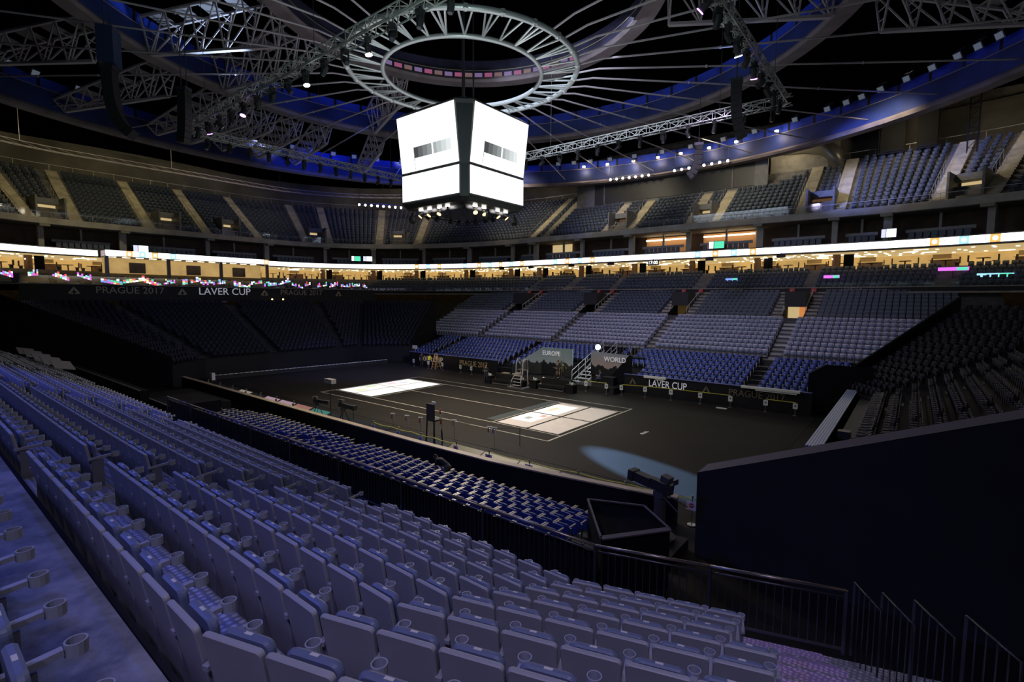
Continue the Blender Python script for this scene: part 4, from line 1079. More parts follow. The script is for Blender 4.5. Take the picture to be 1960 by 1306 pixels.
# ------------------------------------------------------------------ roof
def polar(r, a, z): return Vector((r*math.cos(a), r*math.sin(a), z))
def ring_sweep(mb, prof, mi=0, n=96):
    k = len(prof); vs = [(r*math.cos(2*PI*i/n), r*math.sin(2*PI*i/n), z) for i in range(n) for r, z in prof]
    mb.add(vs, [(i*k+j, ((i+1) % n)*k+j, ((i+1) % n)*k+j+1, i*k+j+1) for i in range(n) for j in range(k-1)], mi)
def roof():
    for r, z0, z1, lab, cat in ((44., 26.2, 28.6, 'huge outer blue-lit ring fascia under the roof', 'roof ring'), (26.8, 28.2, 30.2, 'middle blue-lit ring fascia under the roof', 'roof ring'), (14., 30.3, 31.5, 'innermost ring fascia with purple light under the roof', 'roof ring')):
        t = thing('roof_ring', lab, cat, (0, 0, z0)); org = (0, 0, z0)
        b = MB(); ring_sweep(b, [(r, z0+.5), (r+.05, z1)]); ring_sweep(b, [(r+1.0, z0+.5), (r+1.0, z1)]); b.build('blue_face', 'ring_blue' if r > 20 else 'ring_violet', t, org)
        if r < 20:
            b = MB()
            for k in range(20): a0, a1 = R(84+4.2*k), R(84+4.2*k+3.2); b.quad(polar(r-.04, a0, z0+.55), polar(r-.04, a1, z0+.55), polar(r-.04, a1, z0+.95), polar(r-.04, a0, z0+.95), k % 3)
            b.build('tinted_windows', ['win_pink', 'win_lilac', 'win_amber'], t, org)
        b = MB(); ring_sweep(b, [(r-.1, z0+.5), (r-.25, z0+.25), (r-.1, z0), (r+1.1, z0), (r+1.1, z0+.5)]); b.build('lower_lip', 'ring_lip', t, org)
        b = MB(); ring_sweep(b, [(r+.3, z1), (r+.3, z1+1.1), (r+.36, z1+1.1)]); 
        b.build('upper_band', 'ring_ribs_wide' if r > 40 else 'ring_ribs' if r > 20 else 'ring_violet', t, org)
        b = MB(); ring_sweep(b, [(r-.02, z1-.04), (r-.02, z1+.03), (r+.1, z1+.03)]); b.build('edge_strip', 'gold_dim', t, org)
    # central spoked ring
    t = thing('ring_truss', 'grey steel double ring truss hanging above the scoreboard', 'ring truss', (0, 0, 25.2)); org = (0, 0, 25.2)
    for nm, r, z, rad in (('outer_ring', 8.62, 25.3, .20), ('inner_ring', 5.95, 25.0, .17)):
        b = MB(); b.tube([polar(r, 2*PI*i/72, z) for i in range(72)], rad, 8, closed=True); b.build(nm, 'ring_steel', t, org, True)
    b = MB(); n = 32
    for i in range(n):
        a = 2*PI*i/n; h = PI/n
        b.tube([polar(5.95, a, 25.0), polar(8.62, a+h*.55, 25.3)], .07, 5); b.tube([polar(5.95, a, 25.0), polar(8.62, a-h*.55, 25.3)], .07, 5)
        if i % 2: b.tube([polar(5.95, a, 25.0), polar(8.62, a, 25.3)], .085, 5)
    b.build('web_tubes', 'ring_steel', t, org)
    b = MB()
    for i in range(24):
        a = 2*PI*i/24; b.ball(polar(8.62, a, 25.3), .27, 6)
    b.build('joints', 'ring_steel', t, org)
    # spokes out to the big ring
    for i in range(40):
        a = 2*PI*(i+.5)/40; d = (math.degrees(a)+180) % 360-180
        if -85 < d < -10: continue
        b = MB(); p, q = polar(8.7, a, 25.4), polar(10.4, a, 25.75); e = polar(43.8, a, 27.1)
        b.tube([p, q, e], .07, 5)
        for f in (.25, .62): c = q.lerp(e, f); b.ball(c, .12, 6)
        o = b.build('roof_spoke', 'lav_steel'); tag(o, 'thin steel rod radiating from the ring truss to the outer roof ring', 'spoke', 'roof spokes')
    # radial roof trusses
    def truss(a, r0, r1, zb0, zb1, zt0, zt1, w, nb, lab, grp):
        ca, sa = math.cos(a), math.sin(a)
        def P(r, o, z): return Vector((r*ca-o*sa, r*sa+o*ca, z))
        t = thing('roof_truss', lab, 'truss', P(r0, 0, zb0), 0, grp); org = P(r0, 0, zb0)
        L = lambda f, a_, b_: a_+(b_-a_)*f
        b = MB()
        for s in (-1, 1): b.bar(P(r0, s*w, zt0), P(r1, s*w, zt1), .20, .16)
        b.build('top_chords', 'lav_steel', t, org)
        b = MB(); b.bar(P(r0, 0, zb0), P(r1, 0, zb1), .34, .2); b.build('bottom_chord', 'lav_steel', t, org)
        b = MB()
        for k in range(nb+1):
            f = k/nb; r = L(f, r0, r1); zt, zb = L(f, zt0, zt1), L(f, zb0, zb1)
            for s in (-1, 1): b.bar(P(r, s*w, zt), P(r, s*.12, zb), .11)
            for q in range(1, 4):
                g = q/4; b.bar(P(r, w*(1-g), zt+(zb-zt)*g), P(r, -w*(1-g), zt+(zb-zt)*g), .05)
            if k < nb:
                f2 = (k+1)/nb; r2 = L(f2, r0, r1)
                for s in (-1, 1): b.bar(P(r, s*w, zt), P(r2, s*.12, L(f2, zb0, zb1)), .10)
        b.build('web', 'lav_steel', t, org)
        b = MB()
        for k in range(nb):
            f = (k+.25)/nb; f2 = (k+.8)/nb; r, r2 = L(f, r0, r1), L(f2, r0, r1)
            b.add([P(r, -w, L(f, zt0, zt1)+.1), P(r2, -w, L(f2, zt0, zt1)+.1), P(r2, w, L(f2, zt0, zt1)+.1), P(r, w, L(f, zt0, zt1)+.1)], [(0, 1, 2, 3)])
        b.build('deck_plates', 'lav_dark', t, org)
    pos = lambda n: nth(n+1)+' from the left'
    for n, d in enumerate((-149, -165, 158, 33)):
        truss(R(d), 15.2, 26.3, 28.05, 28.05, 32.0, 30.6, .95, 5, 'inner lilac-grey roof truss between the two inner rings, %s' % pos(n), 'inner roof trusses')
    for n, d in enumerate((-145, -158.5, -169.5, -174.5, -179.5, 174.5, 168, 155, 32.5)):
        truss(R(d), 29.6, 42.2 if n not in (1,) else 43.4, 26.8, 26.8, 29.8, 27.6, 1.0, 6, 'outer lilac-grey roof truss tapering outwards, %s' % pos(n), 'outer roof trusses')
    # floodlights on the outer ring
    angs = [168, 164.8, 160.5, 156.5, 152, 147, 113.8, 110.5, 107, 103, 98, 92.5, 87, 81, 75.5, 68.8, 63.8, 61, 58.8, 56.2, 52.8, 49.6, 46.6, 44.3, 42, -152, -155, -160]
    for n, d in enumerate(sorted(angs, key=lambda q: -(q % 360))):
        a = R(d); p = polar(43.2, a, 29.5)
        t = thing('floodlight', 'square floodlight on the outer roof ring, %s from the left' % nth(n+1), 'floodlight', p, a+PI/2, 'ring floodlights')
        mx = Matrix.Rotation(R(-30), 3, 'X')
        b = MB(); b.box((0, 0, 0), (.75, .35, .65), mx=mx); b.build('housing', 'dark_steel', t)
        b = MB(); b.box((0, .19, -.1), (.60, .03, .50), mx=mx); b.build('lens', 'flood_glass', t)
        b = MB(); b.bar((-.42, 0, 0), (-.42, -.1, .55), .05); b.bar((.42, 0, 0), (.42, -.1, .55), .05); b.bar((-.42, -.1, .55), (.42, -.1, .55), .05); b.bar((0, -.1, .5), (0, -.5, .5), .08); b.build('yoke', 'dark_steel', t)
    # warm lamps along the far ring
    for n, d in enumerate((108.4, 103.5, 98.2, 93.3, 88.9, 83.6, 78.7, 71.8)):
        a = R(d); p = polar(43.25, a, 28.75)
        t = thing('ring_lamp', 'warm lamp lighting the blue ring above the far seats, %s from the left' % nth(n+1), 'lamp', p, a+PI/2, 'warm ring lamps')
        b = MB(); b.box((0, -.2, .1), (.1, .9, .08)); b.build('bracket', 'dark_steel', t)
        b = MB(); b.cyl((0, .1), .24, -.14, .05, 8); b.build('bulb', 'bulb_ring', t)
        b = MB(); b.cyl((0, .1), .3, .06, .16, 8, r1=.1); b.build('shade', 'dark_steel', t)
        l = bpy.data.lights.new('ring_lamp_light', 'POINT'); l.energy = 120; l.color = (1, .78, .55); l.shadow_soft_size = .15
        o = bpy.data.objects.new('ring_lamp_light', l); COL.objects.link(o); o.location = polar(43.1, a, 28.2)
    # strips of white spots
    def strip(nm, A, z, n, lab, r=42.6):
        t = thing('spot_bar', lab, 'spotlights', polar(r, R(A[0]), z)); org = polar(r, R(A[0]), z)
        p0, p1 = polar(r, R(A[0]), z), polar(r, R(A[1]), z)
        b = MB(); b.bar(p0+Vector((0, 0, .3)), p1+Vector((0, 0, .3)), .08); 
        for p in (p0, p1): b.bar(p+Vector((0, 0, .3)), p+Vector((0, 0, 2.2)), .05)
        b.build('hanging_bar', 'dark_steel', t, org)
        for k in range(n):
            p = p0.lerp(p1, k/(n-1)); u = (Vector((18, -20, 4))-p).normalized()
            b = MB(); b.tube([p-u*.25, p+u*.12], .22, 8); h = b.build('spot', 'black', t, org)
            b = MB(); b.tube([p+u*.10, p+u*.16], .17, 8); b.build('lens', 'bulb_cool', h, org)
    strip('a', (102.6, 94.8), 26.25, 7, 'row of seven small white spotlights below the far ring')
    strip('b', (89.7, 79.7), 26.35, 8, 'row of eight small white spotlights below the far ring, nearer the right')
    strip('c', (155.8, 147.3), 22.3, 8, 'row of eight small white spotlights left of the scoreboard')
    # lighting trusses in a rectangle
    def box_truss(A, B, w, lab, bays):
        A, B = Vector(A), Vector(B); d = (B-A).normalized(); x = d.cross(Vector((0, 0, 1))).normalized(); z = Vector((0, 0, 1))
        t = thing('lighting_truss', lab, 'truss', A); org = A
        b = MB(); L = (B-A).length
        cor = [x*(i*w/2)+z*(j*w/2) for i, j in ((-1, -1), (1, -1), (1, 1), (-1, 1))]
        for c in cor: b.tube([A+c, B+c], .045, 5)
        b.build('chords', 'truss_steel', t, org)
        b = MB()
        for k in range(bays):
            p, q = A+d*(L*k/bays), A+d*(L*(k+1)/bays)
            for i in range(4):
                c1, c2 = cor[i], cor[(i+1) % 4]
                b.tube([p+(c1 if k % 2 else c2), q+(c2 if k % 2 else c1)], .028, 4, cap=False)
                b.tube([p+c1, p+c2], .028, 4, cap=False)
        b.build('bracing', 'truss_steel', t, org)
        for f in (.12, .5, .88):
            b = MB(); p = A+d*(L*f); b.tube([p+z*.3, p+z*9.], .02, 4); b.build('hoist_chain', 'dark_steel', t, org)
        return A, B, d
    Z = 22.
    TR = [box_truss((-21, -12.1, Z), (20.4, -12.1, Z), .62, 'long lighting truss slanting across the upper left, nearest the camera', 46),
          box_truss((-20.4, -11.4, Z), (-19.6, 11.2, Z), .55, 'lighting truss above the left baseline, ending behind the scoreboard', 30),
          box_truss((-20, 11.6, Z), (20.4, 11.6, Z), .62, 'long lighting truss across the far side, right of the scoreboard', 46),
          box_truss((19.9, -11.4, Z), (19.9, 11.2, Z), .55, 'lighting truss above the right baseline with many hanging lamps', 30)]
    # moving-head fixtures below the trusses
    first = None; rr = random.Random(4)
    def head(loc, rz, tilt, lens, lab, grp):
        t = thing('moving_light', lab, 'stage light', loc, rz, grp)
        b = MB(); b.box((0, 0, -.12), (.34, .34, .2)); b.bar((0, 0, -.1), (0, 0, .12), .1); b.build('base', 'black', t)
        b = MB(); b.bar((-.2, 0, -.2), (-.2, 0, -.62), .06, .1); b.bar((.2, 0, -.2), (.2, 0, -.62), .06, .1); b.bar((-.22, 0, -.21), (.22, 0, -.21), .07, .1); b.build('yoke', 'black', t)
        mx = Matrix.Rotation(tilt, 3, 'X'); b = MB(); C_ = Vector((0, 0, -.58)); u = mx @ Vector((0, 0, -1))
        b.tube([C_-u*.28, C_-u*.1, C_+u*.22, C_+u*.30], [.13, .17, .16, .15], 8); h = b.build('lamp_head', 'black', t)
        b = MB(); b.tube([C_+u*.29, C_+u*.325], .12 if lens == 'lens_dark' else .19, 8); b.build('lens', lens, h)
        return t
    lit = {(0, 9): 'bulb_cool', (0, 12): 'bulb_white', (0, 5): 'bulb_purple', (0, 2): 'bulb_purple', (0, 17): 'bulb_purple', (3, 3): 'bulb_purple', (3, 8): 'bulb_purple', (3, 6): 'bulb_white'}
    nm = ['near truss, upper left', 'left baseline truss', 'far truss', 'right baseline truss']
    for ti, (A, B, d) in enumerate(TR):
        n = 20 if ti in (0, 2) else 13
        for k in range(n):
            p = A.lerp(B, (k+.6)/(n+.2)); lens = lit.get((ti, k), 'lens_dark')
            head((p.x, p.y, Z-.36-.0), rr.uniform(0, 6.28), rr.uniform(.1, .9), lens, 'black moving stage light hanging from the %s, %s along%s' % (nm[ti], nth(k+1), '' if lens == 'lens_dark' else ', lit'), 'stage lights on the trusses')
    # line arrays
    def array(x, y, z1, n, rz, lab, case=True, w=.8, cv=5.2):
        t = thing('line_array', lab, 'loudspeaker', (x, y, z1), rz); W = w
        b = MB(); b.box((0, 0, .1), (W, .7, .2)); b.bar((-W*.4, 0, .2), (-W*.4, 0, 4), .04); b.bar((W*.4, 0, .2), (W*.4, 0, 4), .04); b.build('flying_frame', 'dark_steel', t)
        if case:
            b = MB(); b.box((0, -.05, 1.4), (W*1.25, .9, 2.2)); b.build('blue_cover', 'speaker_case', t)
        yy, zz, an = 0., 0., 0.
        for k in range(n):
            an += R(.5+cv*(k/n)**2*2.2); mx = Matrix.Rotation(-an, 3, 'X')
            c = Vector((0, yy, zz))+mx @ Vector((0, 0, -.19)); b = MB(); b.box(c, (W, .6, .36), mx=mx); o = b.build('cabinet', 'speaker', t)
            e = mx @ Vector((0, 0, -.38)); yy += e.y; zz += e.z
    array(-12.5, -18.9, 22.3, 11, R(145), 'black curved line array loudspeaker hanging at upper left', w=.95, cv=6.5)
    array(-11.2, -15.2, 21.9, 9, R(-60), 'straight black loudspeaker column beside the near truss', False, .6, 1.)
    array(18.4, 5.4, 21.6, 9, R(100), 'black curved loudspeaker column below the right truss corner', False, .7, 3.)
    array(13.4, 13.6, 20.6, 7, R(290), 'black curved line array loudspeaker before the far mural', False, .6, 12.)
mm('win_pink', (.05, .03, .05), .4, emit=(.75, .2, .4), es=.35); mm('win_lilac', (.05, .04, .06), .4, emit=(.45, .3, .65), es=.35); mm('win_amber', (.06, .05, .03), .4, emit=(.5, .3, .3), es=.3); mm('bulb_ring', (.5, .5, .5), .3, emit=(1, .86, .55), es=9)
mm('ring_violet', (.03, .03, .07), .6, var=.5, vs=.6); mm('ring_steel', (.42, .47, .46), .35, .55); mm('truss_steel', (.48, .50, .48), .35, .6); mm('lav_dark', (.16, .15, .17), .5)
mm('lens_dark', (.06, .06, .08), .15); mm('bulb_white', (.5, .5, .5), .3, emit=(1, .97, .85), es=14)
roof()

def scoreboard():
    t = thing('scoreboard_cube', 'large hanging scoreboard cube with glowing white screens', 'scoreboard', (0, 0, 15.2)); org = (0, 0, 15.2)
    dl, dt = 3.5, 3.98; zb, zm0, zm1, zt = 15.36, 17.27, 17.47, 21.37; w = 3.0
    # tapered core with chamfered corners
    def oct_(d, c): return [(-c, -d), (c, -d), (d, -c), (d, c), (c, d), (-c, d), (-d, c), (-d, -c)]
    b = MB(); secs = [(oct_(3.2, 2.9), 14.9), (oct_(3.46, 3.05), 15.15), (oct_(3.46, 3.05), 17.37), (oct_(3.92, 3.05), 21.5), (oct_(3.6, 2.8), 21.75)]
    for k, (o, z) in enumerate(secs): b.v += [(x, y, z) for x, y in o]
    for k in range(len(secs)-1):
        for i in range(8): b.f.append((k*8+i, k*8+(i+1) % 8, (k+1)*8+(i+1) % 8, (k+1)*8+i)); b.m.append(0)
    b.f += [tuple(range(8))[::-1], tuple(32+i for i in range(8))]; b.m += [0, 0]
    b.build('core', 'cube_black', t, org)
    for i in range(4):
        rt = Matrix.Rotation(i*PI/2, 3, 'Z')
        def q(x, z, e=0.):
            y = -(dl+(dt-dl)*max(0, z-zm1)/(zt-zm1))-.03-e; return rt @ Vector((x, y, z))
        b = MB(); b.quad(q(-w, zm1), q(w, zm1), q(w, zt), q(-w, zt)); s = b.build('upper_screen', 'screen', t, org)
        xs = np.linspace(-1.45, 2.4, 9) if i == 0 else np.linspace(-1.75, 2.0, 9)
        b = MB()
        for k in range(8):
            g = .14 if k == 4 else 0.; b.quad(q(xs[k]+g, 18.35, .02), q(xs[k+1], 18.35, .02), q(xs[k+1]-(.0 if k != 3 else .0), 19.1, .02), q(xs[k]+g, 19.1, .02), k)
        b.quad(q(xs[0]-.02, zm1+.1, .02), q(xs[0]+.03, zm1+.1, .02), q(xs[0]+.03, 18.35, .02), q(xs[0]-.02, 18.35, .02), 1)
        b.build('grey_scale', ['grey%d' % k for k in range(8)], s, org)
        b = MB(); b.quad(q(-w, zb), q(w, zb), q(w, zm0), q(-w, zm0)); b.build('lower_screen', 'screen', t, org)
    rr = random.Random(2)
    b = MB(); b.box((0, 0, 14.75), (4.6, 4.6, .3)); 
    for s in (-1, 1):
        for ax in (0, 1):
            a, c = ((-2.3, s*2.5, 14.5), (2.3, s*2.5, 14.5)) if ax else ((s*2.5, -2.3, 14.5), (s*2.5, 2.3, 14.5)); b.bar(a, c, .08)
    b.bar((2, 2, 14.5), (2, 2, 14.9), .06); b.bar((-2, -2, 14.5), (-2, -2, 14.9), .06)
    b.build('underside_frame', 'dark_steel', t, org)
    k = 0
    for ax, s in ((1, -1), (0, 1), (1, 1), (0, -1)):
        for f in (-.85, -.45, .0, .35) if ax else (-.6, -.2, .45, .85):
            p = Vector((f*2.4, s*2.55, 14.42)) if ax else Vector((s*2.55, f*2.4, 14.42))
            u = (Vector((p.x*2.2, p.y*2.2, 10))-p).normalized()
            b = MB(); b.tube([p-u*.22, p+u*.1], [.12, .2], 8); h = b.build('lamp', 'black', t, org)
            if ax and s < 0 or (not ax and s > 0):
                b = MB(); b.tube([p+u*.1, p+u*.14], .17, 8); b.build('glowing_lens', 'bulb_warm', h, org)
                b = MB(); b.box((p.x, p.y, 14.82), (.35, .12, .10)) if ax else b.box((p.x, p.y, 14.82), (.12, .35, .10)); b.build('small_lamp', 'bulb', h, org)
    for x, y in ((2.7, -2.7), (-2.9, -2.7), (2.8, 2.8), (1.2, -2.9), (2.9, -.4)):
        b = MB(); b.tube([(x, y, 14.7), (x, y, 14.35), (x+.15, y-.15, 13.95)], [.1, .22, .25], 8); b.build('hanging_spot', 'black', t, org)
    b = MB(); b.box((0, 0, 22.4), (2.2, 2.2, 1.2)); b.tube([(-.5, .5, 22), (-.5, .5, 43)], .1, 6); b.tube([(.6, -.5, 22), (.6, -.5, 43)], .06, 6); b.tube([(.5, .6, 22), (.5, .6, 43)], .06, 6); b.build('hoist', 'dark_steel', t, org)
mm('cube_black', (.012, .014, .014), .5)
scoreboard()
def back_wall_items():
    # dark mural and ducts on the back wall at right
    t = thing('landscape_mural', 'wide dark landscape mural above the far upper tier', 'mural', (-2, 45.3, 23)); org = (-2, 45.3, 23)
    b = MB(); b.box((-3.0, 45.6, 26.5), (29.0, .3, 8.4)); struct(b.build('wall_mural', 'concrete_dark'))
    b = MB(); b.box((-1.7, 45.3, 25.5), (24.6, .15, 4.1)); b.build('picture', 'mural', t, org)
    b = MB()
    for x in (-14.8, 11.0): b.box((x, 45.3, 25.3), (1.6, .3, 5.2))
    for x in (-12.2, 7.4): b.box((x, 45.15, 25.4), (.18, .2, 4.4))
    b.box((-1.9, 45.25, 23.0), (27.4, .4, .7)); b.build('frame', 'grey_panel', t, org)
    t = thing('air_duct', 'fat curved metal air duct beside the mural at upper right', 'duct', (16, 48.5, 26)); org = (16, 48.5, 26)
    b = MB(); b.tube([(13.0, 48.6, 28.6), (15.5, 48.4, 28.4), (17.6, 48.2, 27.8), (18.9, 48.2, 26.6), (19.1, 48.2, 24.6)], 1.0, 12); b.build('bend', 'duct', t, org, True)
    b = MB(); b.box((15.3, 49.1, 25.5), (8.0, .3, 6.0)); b.build('panel', 'concrete_light', t, org)
    for n, (x, y, w) in enumerate(((24.6, 49.3, 2.6), (28.0, 49.0, 2.0))):
        b = MB(); b.box((x, y, 28.2), (w, 1.0, 4.6)); b.box((x, y-.55, 28.2), (w*.86, .1, 4.2)); o = b.build('wall_recess', 'void'); tag(o, 'dark tall recess in the back wall at upper right, %s' % ('left one' if not n else 'right one'), 'recess')
    t = thing('rigging_tower', 'black lattice mast standing among the upper right seats', 'mast', (31.6, 42.6, 22.5)); org = (31.6, 42.6, 22.5)
    b = MB()
    for s in (-1, 1):
        for u in (-1, 1): b.bar((31.6+s*.4, 42.6+u*.4, 23.5), (31.6+s*.4, 42.6+u*.4, 33), .1)
    b.build('legs', 'black', t, org); b = MB()
    for k in range(9):
        z = 23.8+k; b.bar((31.2, 42.2, z), (32, 42.2, z+.9), .06); b.bar((31.2, 42.2, z), (32, 42.2, z), .06); b.bar((32, 42.2, z), (32, 43, z+.9), .06)
    b.build('lattice', 'black', t, org)
    # long low truss along the left upper tier
    t = thing('rim_truss', 'slim curved truss running above the left upper tier', 'truss', (-58, 0, 24)); org = (-58, 0, 24)
    b = MB()
    S0 = s_near(-43, 32.7); ss = np.linspace(S0, _s[-1]-.5, 46)
    for d, z in ((3.0, 26.6), (3.5, 26.6), (3.0, 27.1)): b.tube([(*at_s(s, d)[0], z) for s in ss], .05, 4)
    b.build('chords', 'lav_steel', t, org); b = MB()
    for k in range(45):
        p, q = at_s(ss[k], 3.)[0], at_s(ss[k+1], 3.5)[0]; b.bar((*p, 26.6), (*q, 26.6), .03); b.bar((*p, 26.6), (*at_s(ss[k+1], 3.)[0], 27.1), .03)
    b.build('bracing', 'lav_steel', t, org)
    b = MB()
    for k in (4, 14, 24, 34, 43): p = at_s(ss[k], 3.2)[0]; b.bar((*p, 27), (*p, 36), .05)
    b.build('hangers', 'dark_steel', t, org)
back_wall_items()
# ------------------------------------------------------------------ courtside
def ledge():
    pts = [(-23.2, -12.4), (-.6, -12.68), (9, -12.72), (13.6, -12.62), (16.8, -12.28), (20.7, -11.7), (21.6, -11.45)]
    t = thing('courtside_barrier', 'long courtside barrier with a pale wooden top edge below the navy seats', 'barrier', (0, -12.7, 0)); org = (0, -12.7, 0)
    b = MB(); c = MB(); n = len(pts)
    nr = []
    for i in range(n):
        a, q = pts[max(i-1, 0)], pts[min(i+1, n-1)]; d = Vector((q[0]-a[0], q[1]-a[1])).normalized(); nr.append((-d.y, d.x))
    for i in range(n-1):
        p, q = pts[i], pts[i+1]; np_, nq = nr[i], nr[i+1]; w = .34
        A = [(p[0], p[1]), (q[0], q[1]), (q[0]+nq[0]*w, q[1]+nq[1]*w), (p[0]+np_[0]*w, p[1]+np_[1]*w)]
        c.prism(A, .98, 1.04)
        w = .28; A = [(p[0]+np_[0]*.06, p[1]+np_[1]*.06), (q[0]+nq[0]*.06, q[1]+nq[1]*.06), (q[0]+nq[0]*w, q[1]+nq[1]*w), (p[0]+np_[0]*w, p[1]+np_[1]*w)]
        b.prism(A, 0, .98)
    b.build('wall', 'panel_black', t, org); c.build('top_board', 'ledge', t, org)
    # sign posts and yellow rope
    X = [-19.5, -17.1, -14.7, -12.3, -9.9, -7.5, -5.1, 3.9, 6.14, 7.96, 10.57, 12.72, 15.03, 17.41, 19.46, 21.99]
    Y = lambda x: -11.5 if x < 14.5 else -11.5+(x-14.5)*.06
    for n, x in enumerate(X):
        y = Y(x); big = x > 12
        t = thing('sign_post', 'thin rope post with a small white sign beyond the near ledge, %s from the left' % nth(n+1), 'sign post', (x, y, 0), 0, 'near rope posts')
        b = MB(); b.cyl((0, 0), .16, 0, .03, 10); b.tube([(0, 0, .02), (0, 0, 1.02)], .022, 6); b.ball((0, 0, 1.05), .05, 6); b.build('post', 'steel', t)
        b = MB(); b.box((0, -.05, .72), (.40 if big else .30, .015, .30 if big else .32)); s = b.build('sign_board', 'white', t)
        b = MB(); b.tube([(0, -.06, .75), (0, -.066, .75)], .085, 12); b.build('red_disc' if big else 'mark', 'red' if x > 9 else 'ink', s)
        b = MB(); b.box((0, -.068, .75), (.11, .004, .028)); b.build('bar_mark', 'white', s)
        if n in (8, 10, 13):
            b = MB(); b.box((.03, -.05, .42), (.30, .015, .26)); q = b.build('lower_sign', 'white', t); b = MB(); b.box((.03, -.06, .42), (.10, .006, .12)); b.build('mark', 'ink', q)
    for n, (xa, xb) in enumerate(((3.9, 10.57), (12.72, 21.99))):
        b = MB(); pp = []
        for k in range(25):
            x = xa+(xb-xa)*k/24; pp.append((x, Y(x), .98-.05*abs(math.sin(k*PI/6))))
        b.tube(pp, .022, 5); o = b.build('yellow_rope', 'yellow_rope'); tag(o, 'yellow rope strung between sign posts beyond the near ledge, %s stretch' % ('left' if not n else 'right'), 'rope')
    # LED perimeter boards seen from behind and above
    cols = ['led_dim', 'led_dim', 'led_pinkish2', 'led_dim', 'led_pink3', 'led_pink3', 'led_rose', 'led_teal', 'led_dim', 'led_dim', 'led_dim', 'led_dim', 'led_dim', 'led_brown', 'led_brown', 'led_brown', 'led_dim2', 'led_blue']
    for n, m in enumerate(cols):
        x0 = -22+2.35*n; x1 = x0+2.28; x = (x0+x1)/2; y = -9.95 if x < 13 else -9.95-(x-13)*.02
        t = thing('led_board', 'low tilted LED board along the near side of the court, %s from the left' % nth(n+1), 'LED board', (x, y, 0), 0, 'near LED boards')
        b = MB(); b.add([(x0-x, -.22, .06), (x1-x, -.22, .06), (x1-x, .22, .22), (x0-x, .22, .22)], [(0, 1, 2, 3)]); b.add([(x0-x+.10, -.17, .085), (x1-x-.10, -.17, .085), (x1-x-.10, .18, .212), (x0-x+.10, .18, .212)], [(0, 1, 2, 3)], 1); b.build('panel', ['frame_tan' if m == 'led_brown' else 'black', m], t)
        b = MB()
        for s in (-1, 1): b.bar((s*1.0, -.2, 0), (s*1.0, -.2, .07), .05); b.bar((s*1.0, .2, 0), (s*1.0, .2, .21), .05)
        b.build('feet', 'steel', t)
mm('ink', (.05, .06, .2), .6); mm('led_pinkish2', (.03, .03, .03), .4, emit=(.8, .7, .6), es=.3); mm('led_pink3', (.03, .03, .03), .4, emit=(.75, .5, .62), es=.45); mm('led_rose', (.03, .03, .03), .4, emit=(.7, .3, .25), es=.4); mm('led_teal', (.02, .03, .03), .4, emit=(.1, .45, .38), es=.35); mm('led_dim2', (.05, .06, .05), .4, emit=(.05, .12, .13), es=.3); mm('frame_tan', (.10, .085, .045), .5)
ledge()

def tv_camera(loc, rz, lab, big=1., tilt=R(-4), plate=False):
    t = thing('television_camera', lab, 'camera', loc, rz); k = big
    mx = Matrix.Rotation(tilt, 3, 'X'); Z = 1.45*k
    def V(x, y, z): return (mx @ Vector((x*k, y*k, z*k)))+Vector((0, 0, Z))
    b = MB(); b.bar(V(0, -.35, .08), V(0, .3, .08), .22*k, .28*k); b.build('body', 'cam_black', t)
    b = MB(); b.bar(V(0, .3, .06), V(0, .85, .06), .26*k, .26*k); b.bar(V(0, .85, .06), V(0, 1.02, .06), .34*k, .30*k); b.build('lens_box', 'cam_black', t)
    b = MB(); b.bar(V(-.02, -.3, .34), V(-.02, -.05, .36), .26*k, .18*k); b.box(V(0, -.44, .36), (.22*k, .04, .14*k)); b.bar(V(0, -.2, .2), V(0, -.2, .3), .06*k); b.build('viewfinder', 'cam_grey', t)
    b = MB()
    for s in (-1, 1): b.tube([V(s*.1, -.2, -.15), V(s*.25, -.75, -.3)], .018*k, 5)
    b.build('pan_bars', 'steel', t)
    b = MB(); b.box((0, 0, Z-.16*k), (.26*k, .3*k, .16*k)); b.build('fluid_head', 'cam_grey', t)
    if plate:
        b = MB(); b.cyl((0, 0), .16*k, .1, Z-.22*k, 12); b.build('pedestal_column', 'cam_grey', t)
        b = MB(); b.cyl((0, 0), .45*k, .0, .12, 14); b.build('pedestal_base', 'black', t)
    else:
        for i in range(3):
            a = i*2*PI/3+.5; b = MB(); b.bar((.05*math.cos(a), .05*math.sin(a), Z-.22*k), (.55*k*math.cos(a), .55*k*math.sin(a), .02), .05*k); b.build('leg', 'cam_grey', t)
mm('cam_black', (.03, .03, .034), .4); mm('cam_grey', (.10, .10, .11), .4, .4)
tv_camera((21.75, -13.45, .35), R(78), 'large broadcast camera on a pedestal at the right end of the near ledge', 1.15, R(6), True)
b = MB(); b.box((21.55, -13.6, .17), (1.9, 1.5, .34)); tag(b.build('camera_platform', 'panel_black'), 'black platform carrying the large broadcast camera', 'platform')
tv_camera((-3.1, -10.9, 0), R(-60), 'small broadcast camera on a tripod by the near ledge, left of its twin', .8)
tv_camera((.4, -11.2, 0), R(-75), 'broadcast camera with a long lens box by the near ledge, right of its twin', .95)
